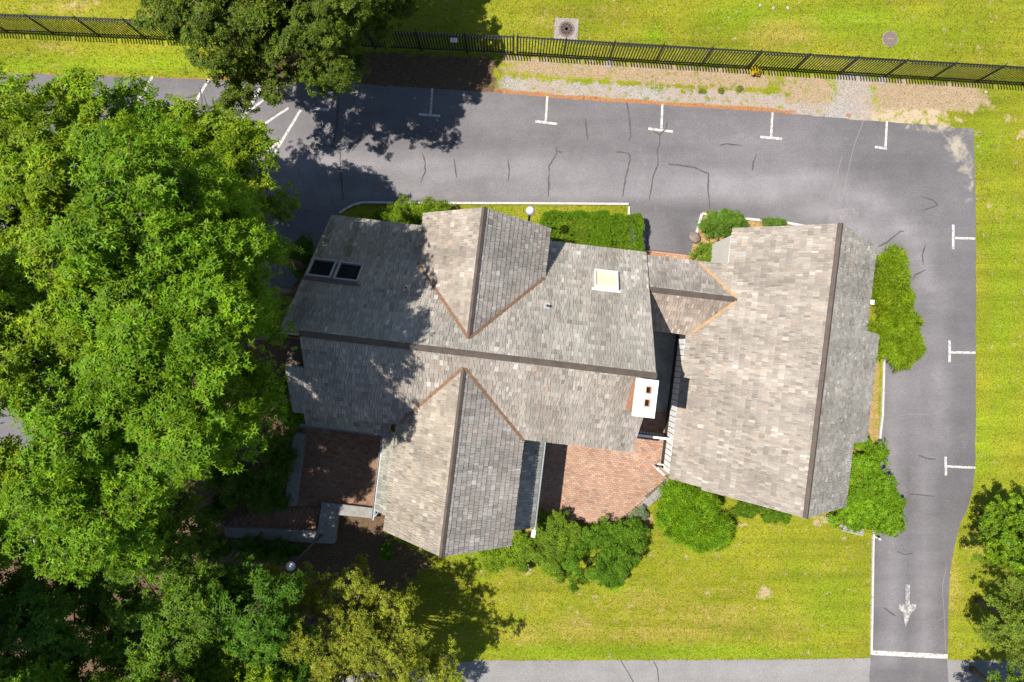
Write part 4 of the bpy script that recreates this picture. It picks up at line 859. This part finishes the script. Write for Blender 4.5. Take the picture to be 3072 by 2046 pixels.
def shrub(label, ellipses, seed, n, leaf, lw, col, hue=.25, nleaf=6, lift=(0, .8), mat='leaf', name='shrub', cat='shrub', box=False, lob=(.18, .36), nl=28, droop=.1, group=None, flat=.8, top=.7):
    # ellipses: (px, py, rx_px, ry_px, height) -- pixel sizes at the crown's height
    rng = np.random.default_rng(seed); first = ellipses[0]; zz = first[4] * .6; b = P(first[0], first[1], zz); t = thing(name, label, cat, (b.x, b.y, 0), 0, group); Vs = []; Fs = []; Cs = []; off = 0; A = sum(e[2] * e[3] for e in ellipses); mb = MB(); rr = random.Random(seed)
    for (px, py, rx, ry, h) in ellipses:
        zc = h * .5; c = P(px, py, h * .6); s = (HC - h * .6) / FPX; k = max(80, int(n * rx * ry / A)); cc = np.array([c.x - b.x, c.y - b.y, zc]); rad = np.array([rx * s, ry * s, h * .55])
        if box:
            u = rng.uniform(-1, 1, (k, 3)); f = rng.integers(0, 5, k); ax = np.array([0, 0, 1, 1, 2])[f]; sg = np.array([-1, 1, -1, 1, 1])[f]; keep = rng.random(k) < .85
            u[np.arange(k), ax] = np.where(keep, sg * rng.uniform(.88, 1.02, k), u[np.arange(k), ax]); u[:, 2] = np.where(rng.random(k) < .5, rng.uniform(.85, 1.05, k), u[:, 2])
            wob = 1 + .06 * np.sin(u[:, 0:1] * 9 + seed) * np.cos(u[:, 1:2] * 5 + seed); p = cc + u * wob * rad; p = p + np.array([ST * 0, 0, 0]); out = np.stack([u[:, 0] * .35, u[:, 1] * .35, np.ones(k)], 1) + rng.normal(0, .4, (k, 3)); tone = 1 + rng.normal(0, .05, k)
        else:
            p, out, lc, lr, tone = crown_points(rng, cc, rad, k, nl, lob, flat, top, -.3, .2, spl=8, sr=lob[1] * .42)
        p[:, 2] = np.maximum(p[:, 2], .03)
        V, F, cl = rosettes(rng, p, out, nleaf, leaf, lw, lift, col, hue, droop); cl *= np.repeat(tone, len(V) // len(p))[:, None]; Vs.append(V); Fs.append(F + off); off += len(V); Cs.append(cl)
        for _ in range(9):
            e = Vector(cc) + Vector((rr.uniform(-.7, .7) * rad[0], rr.uniform(-.7, .7) * rad[1], rr.uniform(0, .6) * rad[2])); s0 = Vector((cc[0] + rr.uniform(-.1, .1), cc[1] + rr.uniform(-.1, .1), 0)); mb.tube([s0, s0.lerp(e, .5) + Vector((0, 0, .1)), e], [.025, .018, .006], 5)
    put('foliage', arr_mesh('foliage', np.concatenate(Vs), np.concatenate(Fs), np.concatenate(Cs)), M[mat], t); put('stem', mb.mesh('stem', True), M['bark'], t); return t
YEW = (.080, .145, .008)
shrub('clipped bright hedge left of the north gable along the kerb', [(1140, 660, 60, 40, 1.2), (1225, 644, 74, 50, 1.5), (1300, 630, 50, 42, 1.5)], 201, 8000, .06, .028, (0.131, 0.205, 0.006), .32, lob=(.14, .3), nl=40)
shrub('broad clipped yew hedge between the north gable and the asphalt recess', [(1725, 692, 98, 50, 1.2), (1845, 705, 75, 54, 1.2)], 202, 13000, .075, .020, (0.103, 0.191, 0.005), .3, 7, (.1, 1.0), 'needle', 'hedge', 'hedge', True)
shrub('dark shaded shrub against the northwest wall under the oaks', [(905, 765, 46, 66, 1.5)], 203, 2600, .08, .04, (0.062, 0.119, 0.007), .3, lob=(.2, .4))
shrub('rounded green shrub on the mulch island at the entrance', [(2158, 672, 66, 44, 1.2), (2205, 672, 32, 28, 1.0)], 204, 4200, .085, .03, (0.103, 0.191, 0.018), .3, 7, lob=(.16, .32), nl=30)
shrub('sparse twiggy plant below the island shrub by the wing wall', [(2110, 760, 34, 40, .7), (2122, 785, 18, 18, .6)], 205, 800, .085, .032, (0.138, 0.211, 0.018), .35, 6, lob=(.12, .22), nl=14)
shrub('small low plant under the north eave of the east wing', [(2318, 666, 42, 10, .5)], 206, 700, .07, .03, (0.097, 0.185, 0.018), .3, lob=(.08, .16), nl=12)
shrub('feathery yew bush by the east eave, upper of the two by the driveway', [(2664, 850, 54, 100, 1.8), (2694, 925, 64, 66, 1.6)], 207, 7500, .27, .034, (.140, .212, .006), .3, 7, (.25, 1.15), 'needle', lob=(.2, .42), nl=30, flat=1.0)
shrub('feathery yew bush beside the driveway kerb, lower of the two', [(2692, 1008, 76, 82, 1.8)], 208, 6000, .27, .034, (.140, .212, .006), .3, 7, (.25, 1.15), 'needle', lob=(.2, .42), nl=30, flat=1.0)
shrub('big glossy broad-leaved shrub at the southeast corner by the driveway', [(2600, 1400, 62, 100, 1.9), (2640, 1500, 86, 76, 1.9), (2580, 1530, 78, 62, 1.6), (2665, 1570, 52, 36, 1.2)], 209, 9500, .10, .062, (0.117, 0.218, 0.005), .26, 6, (-.1, .6), 'leaf', lob=(.22, .42), nl=36)
shrub('large feathery evergreen shrub between the patio and the south wall of the wing', [(2070, 1555, 105, 85, 1.9), (2040, 1480, 48, 45, 1.7), (2120, 1590, 70, 62, 1.7)], 210, 9000, .25, .036, (0.117, 0.218, 0.005), .3, 7, (.1, .9), 'needle', lob=(.25, .5), nl=36)
shrub('low green planting strip under the south gable of the east wing', [(2245, 1530, 55, 24, .7), (2330, 1548, 55, 22, .6)], 211, 2200, .10, .03, (0.083, 0.152, 0.006), .3, 6, (.1, .9), 'needle', lob=(.12, .24), nl=22)
shrub('loose leafy shrub at the patio corner by the south gable', [(1670, 1592, 86, 60, 1.6), (1640, 1665, 78, 82, 1.3)], 212, 8500, .085, .042, (0.124, 0.198, 0.012), .33, 6, lob=(.16, .34), nl=36)
shrub('dense dark green shrub at the patio foot on the lawn', [(1800, 1685, 128, 108, 1.9), (1855, 1612, 104, 58, 1.6)], 213, 12000, .085, .038, (0.086, 0.172, 0.008), .33, 6, lob=(.18, .36), nl=44)
shrub('light green groundcover shrub at the foot of the south gable', [(1490, 1660, 80, 52, .9), (1560, 1640, 32, 46, .8)], 214, 4600, .08, .05, (0.145, 0.224, 0.010), .3, 6, lob=(.14, .28), nl=34)
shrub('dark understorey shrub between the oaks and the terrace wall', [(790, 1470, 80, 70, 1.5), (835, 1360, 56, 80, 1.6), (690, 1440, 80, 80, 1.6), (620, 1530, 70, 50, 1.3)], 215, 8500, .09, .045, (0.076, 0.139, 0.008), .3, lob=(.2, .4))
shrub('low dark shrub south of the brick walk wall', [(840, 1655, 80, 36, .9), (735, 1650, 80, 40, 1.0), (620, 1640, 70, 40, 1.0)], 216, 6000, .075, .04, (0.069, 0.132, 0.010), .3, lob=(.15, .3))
shrub('green shrub poking from under the southwest eave', [(880, 1225, 46, 70, 2.0), (850, 1170, 40, 50, 2.0)], 217, 3600, .10, .05, (0.097, 0.198, 0.007), .3, lob=(.2, .4))
shrub('small dark shrub below the southwest corner of the south gable', [(1160, 1655, 20, 36, .7)], 218, 800, .07, .04, (0.076, 0.158, 0.007), .3, lob=(.1, .2), nl=14)
shrub('small yellow flowering weed at the foot of the fence', [(2267, 212, 13, 14, .45)], 219, 260, .07, .05, (.42, .30, .012), .3, 6, lob=(.07, .14), nl=10, name='flowering_weed', cat='weed')
for q, (x, y, lab) in enumerate([(2106, 272, 'green weed tuft leftmost on the grey gravel strip'), (2162, 272, 'green weed tuft middle on the grey gravel strip'), (2220, 264, 'green weed tuft rightmost on the grey gravel strip')]):
    shrub(lab, [(x, y, 9, 8, .15)], 230 + q, 80, .08, .02, (.18, .21, .03), .3, 6, lob=(.04, .08), nl=6, name='weed_tuft', cat='weed', group='weeds on the gravel')
# potted plant on the patio border
pot = thing('flower_pot', 'terracotta pot standing on the patio border', 'pot', P(1893, 1553)); MB().lathe([(.13, .075), (.19, .42), (.21, .42), (.21, .48), (.17, .48), (.15, .36)], (0, 0, 0), 20).build('bowl', M['terra'], pot, True); MB().lathe([(.155, .40), (.02, .41)], (0, 0, 0), 16).build('soil', M['dark'], pot)
shrub('grey-green plant spilling beside the terracotta pot', [(1916, 1545, 26, 30, .6), (1898, 1572, 18, 18, .5)], 240, 700, .09, .035, (.16, .20, .11), .25, 7, lob=(.1, .2), nl=14, name='potted_plant', cat='plant')

# ------------------------------------------------------------------ grass tufts and litter (nobody could count them)
def free(x, y):                                          # lawn pixels: outside lot, street, paving, house
    m = np.ones(len(x), bool)
    for poly in (lot, [(-900, 2000), (1440, 1984), (2609, 1978), (2842, 1980), (4000, 2000), (4000, 2420), (-900, 2420)], [(1560, 1240), (2040, 1235), (2040, 1440), (1850, 1585), (1600, 1552)], [(850, 1270), (1180, 1290), (1130, 1560), (850, 1530)], [(985, 740), (2110, 770), (2440, 690), (2540, 760), (2450, 1350), (2040, 1400), (1560, 1300), (1600, 1550), (1180, 1550), (960, 1250)]):
        m &= inpoly(poly, x, y, 1e-3) < .5
    return m
rng = np.random.default_rng(5); n = 120000; x = rng.uniform(-60, 3130, n); y = rng.uniform(-60, 1990, n); k = free(x, y); x, y = x[k], y[k]
fyx = fence_y(x); ed = np.interp(x, ltx, lty); strip = (y > fyx) & (y < ed + 4) & (x > 740); dim = (x < 1180) & (y > 900)
keep = (~strip | (rng.random(len(x)) < .12)) & (~dim); x, y = x[keep], y[keep]; n = len(x); dz = .34 / 20.4
pos = np.stack([(x - CX) / 60, (CY - y) / 60, np.full(n, .005)], 1); up = np.tile(np.array([[0, 0, 1.]]), (n, 1)) + rng.normal(0, .3, (n, 3))
V, F, c = rosettes(rng, pos, up, 2, .085, .030, (.25, 1.1), (.172, .200, .010), .38); tn = rng.random(n); dry = np.array([.27, .20, .05]); mixv = np.repeat(np.clip((tn - .62) * 2.2, 0, .8), 6)[:, None]
grass = put('grass_tufts', arr_mesh('grass_tufts', V, F, c * (1 - mixv) + dry * mixv), M['leaf']); grass['kind'] = 'stuff'; tag(grass, 'short green and straw coloured grass tufts over the lawns', 'grass')
n = 5200; x = rng.uniform(0, 3072, n); y = rng.uniform(150, 1990, n); ed = np.interp(x, ltx, lty)
near = (np.abs(y - ed) < rng.exponential(9, n) + 2) | ((x > 2890) & (y > 380) & (x < 2930) & (rng.random(n) < .5)) | (((y - 1570) ** 2 + (x - 1000) ** 2 < 240 ** 2) & (rng.random(n) < .9)) | (rng.random(n) < .035)
x, y = x[near], y[near]; n = len(x); pos = np.stack([(x - CX) / 60, (CY - y) / 60, np.full(n, .03)], 1); up = np.tile(np.array([[0, 0, 1.]]), (n, 1)) + rng.normal(0, .2, (n, 3))
hs = np.array([toH(Vector((p[0], p[1]))) for p in pos]); ok = np.array([roofz(u, v) < 0 for u, v in hs]); pos, up = pos[ok], up[ok]
V, F, c = rosettes(rng, pos, up, 1, .07, .035, (-.1, .25), (.26, .155, .07), .5)
lt = put('leaf_litter', arr_mesh('leaf_litter', V, F, c), M['leaf']); lt['kind'] = 'stuff'; tag(lt, 'scattered dry brown leaf litter along the car park edge and terrace', 'leaf litter')
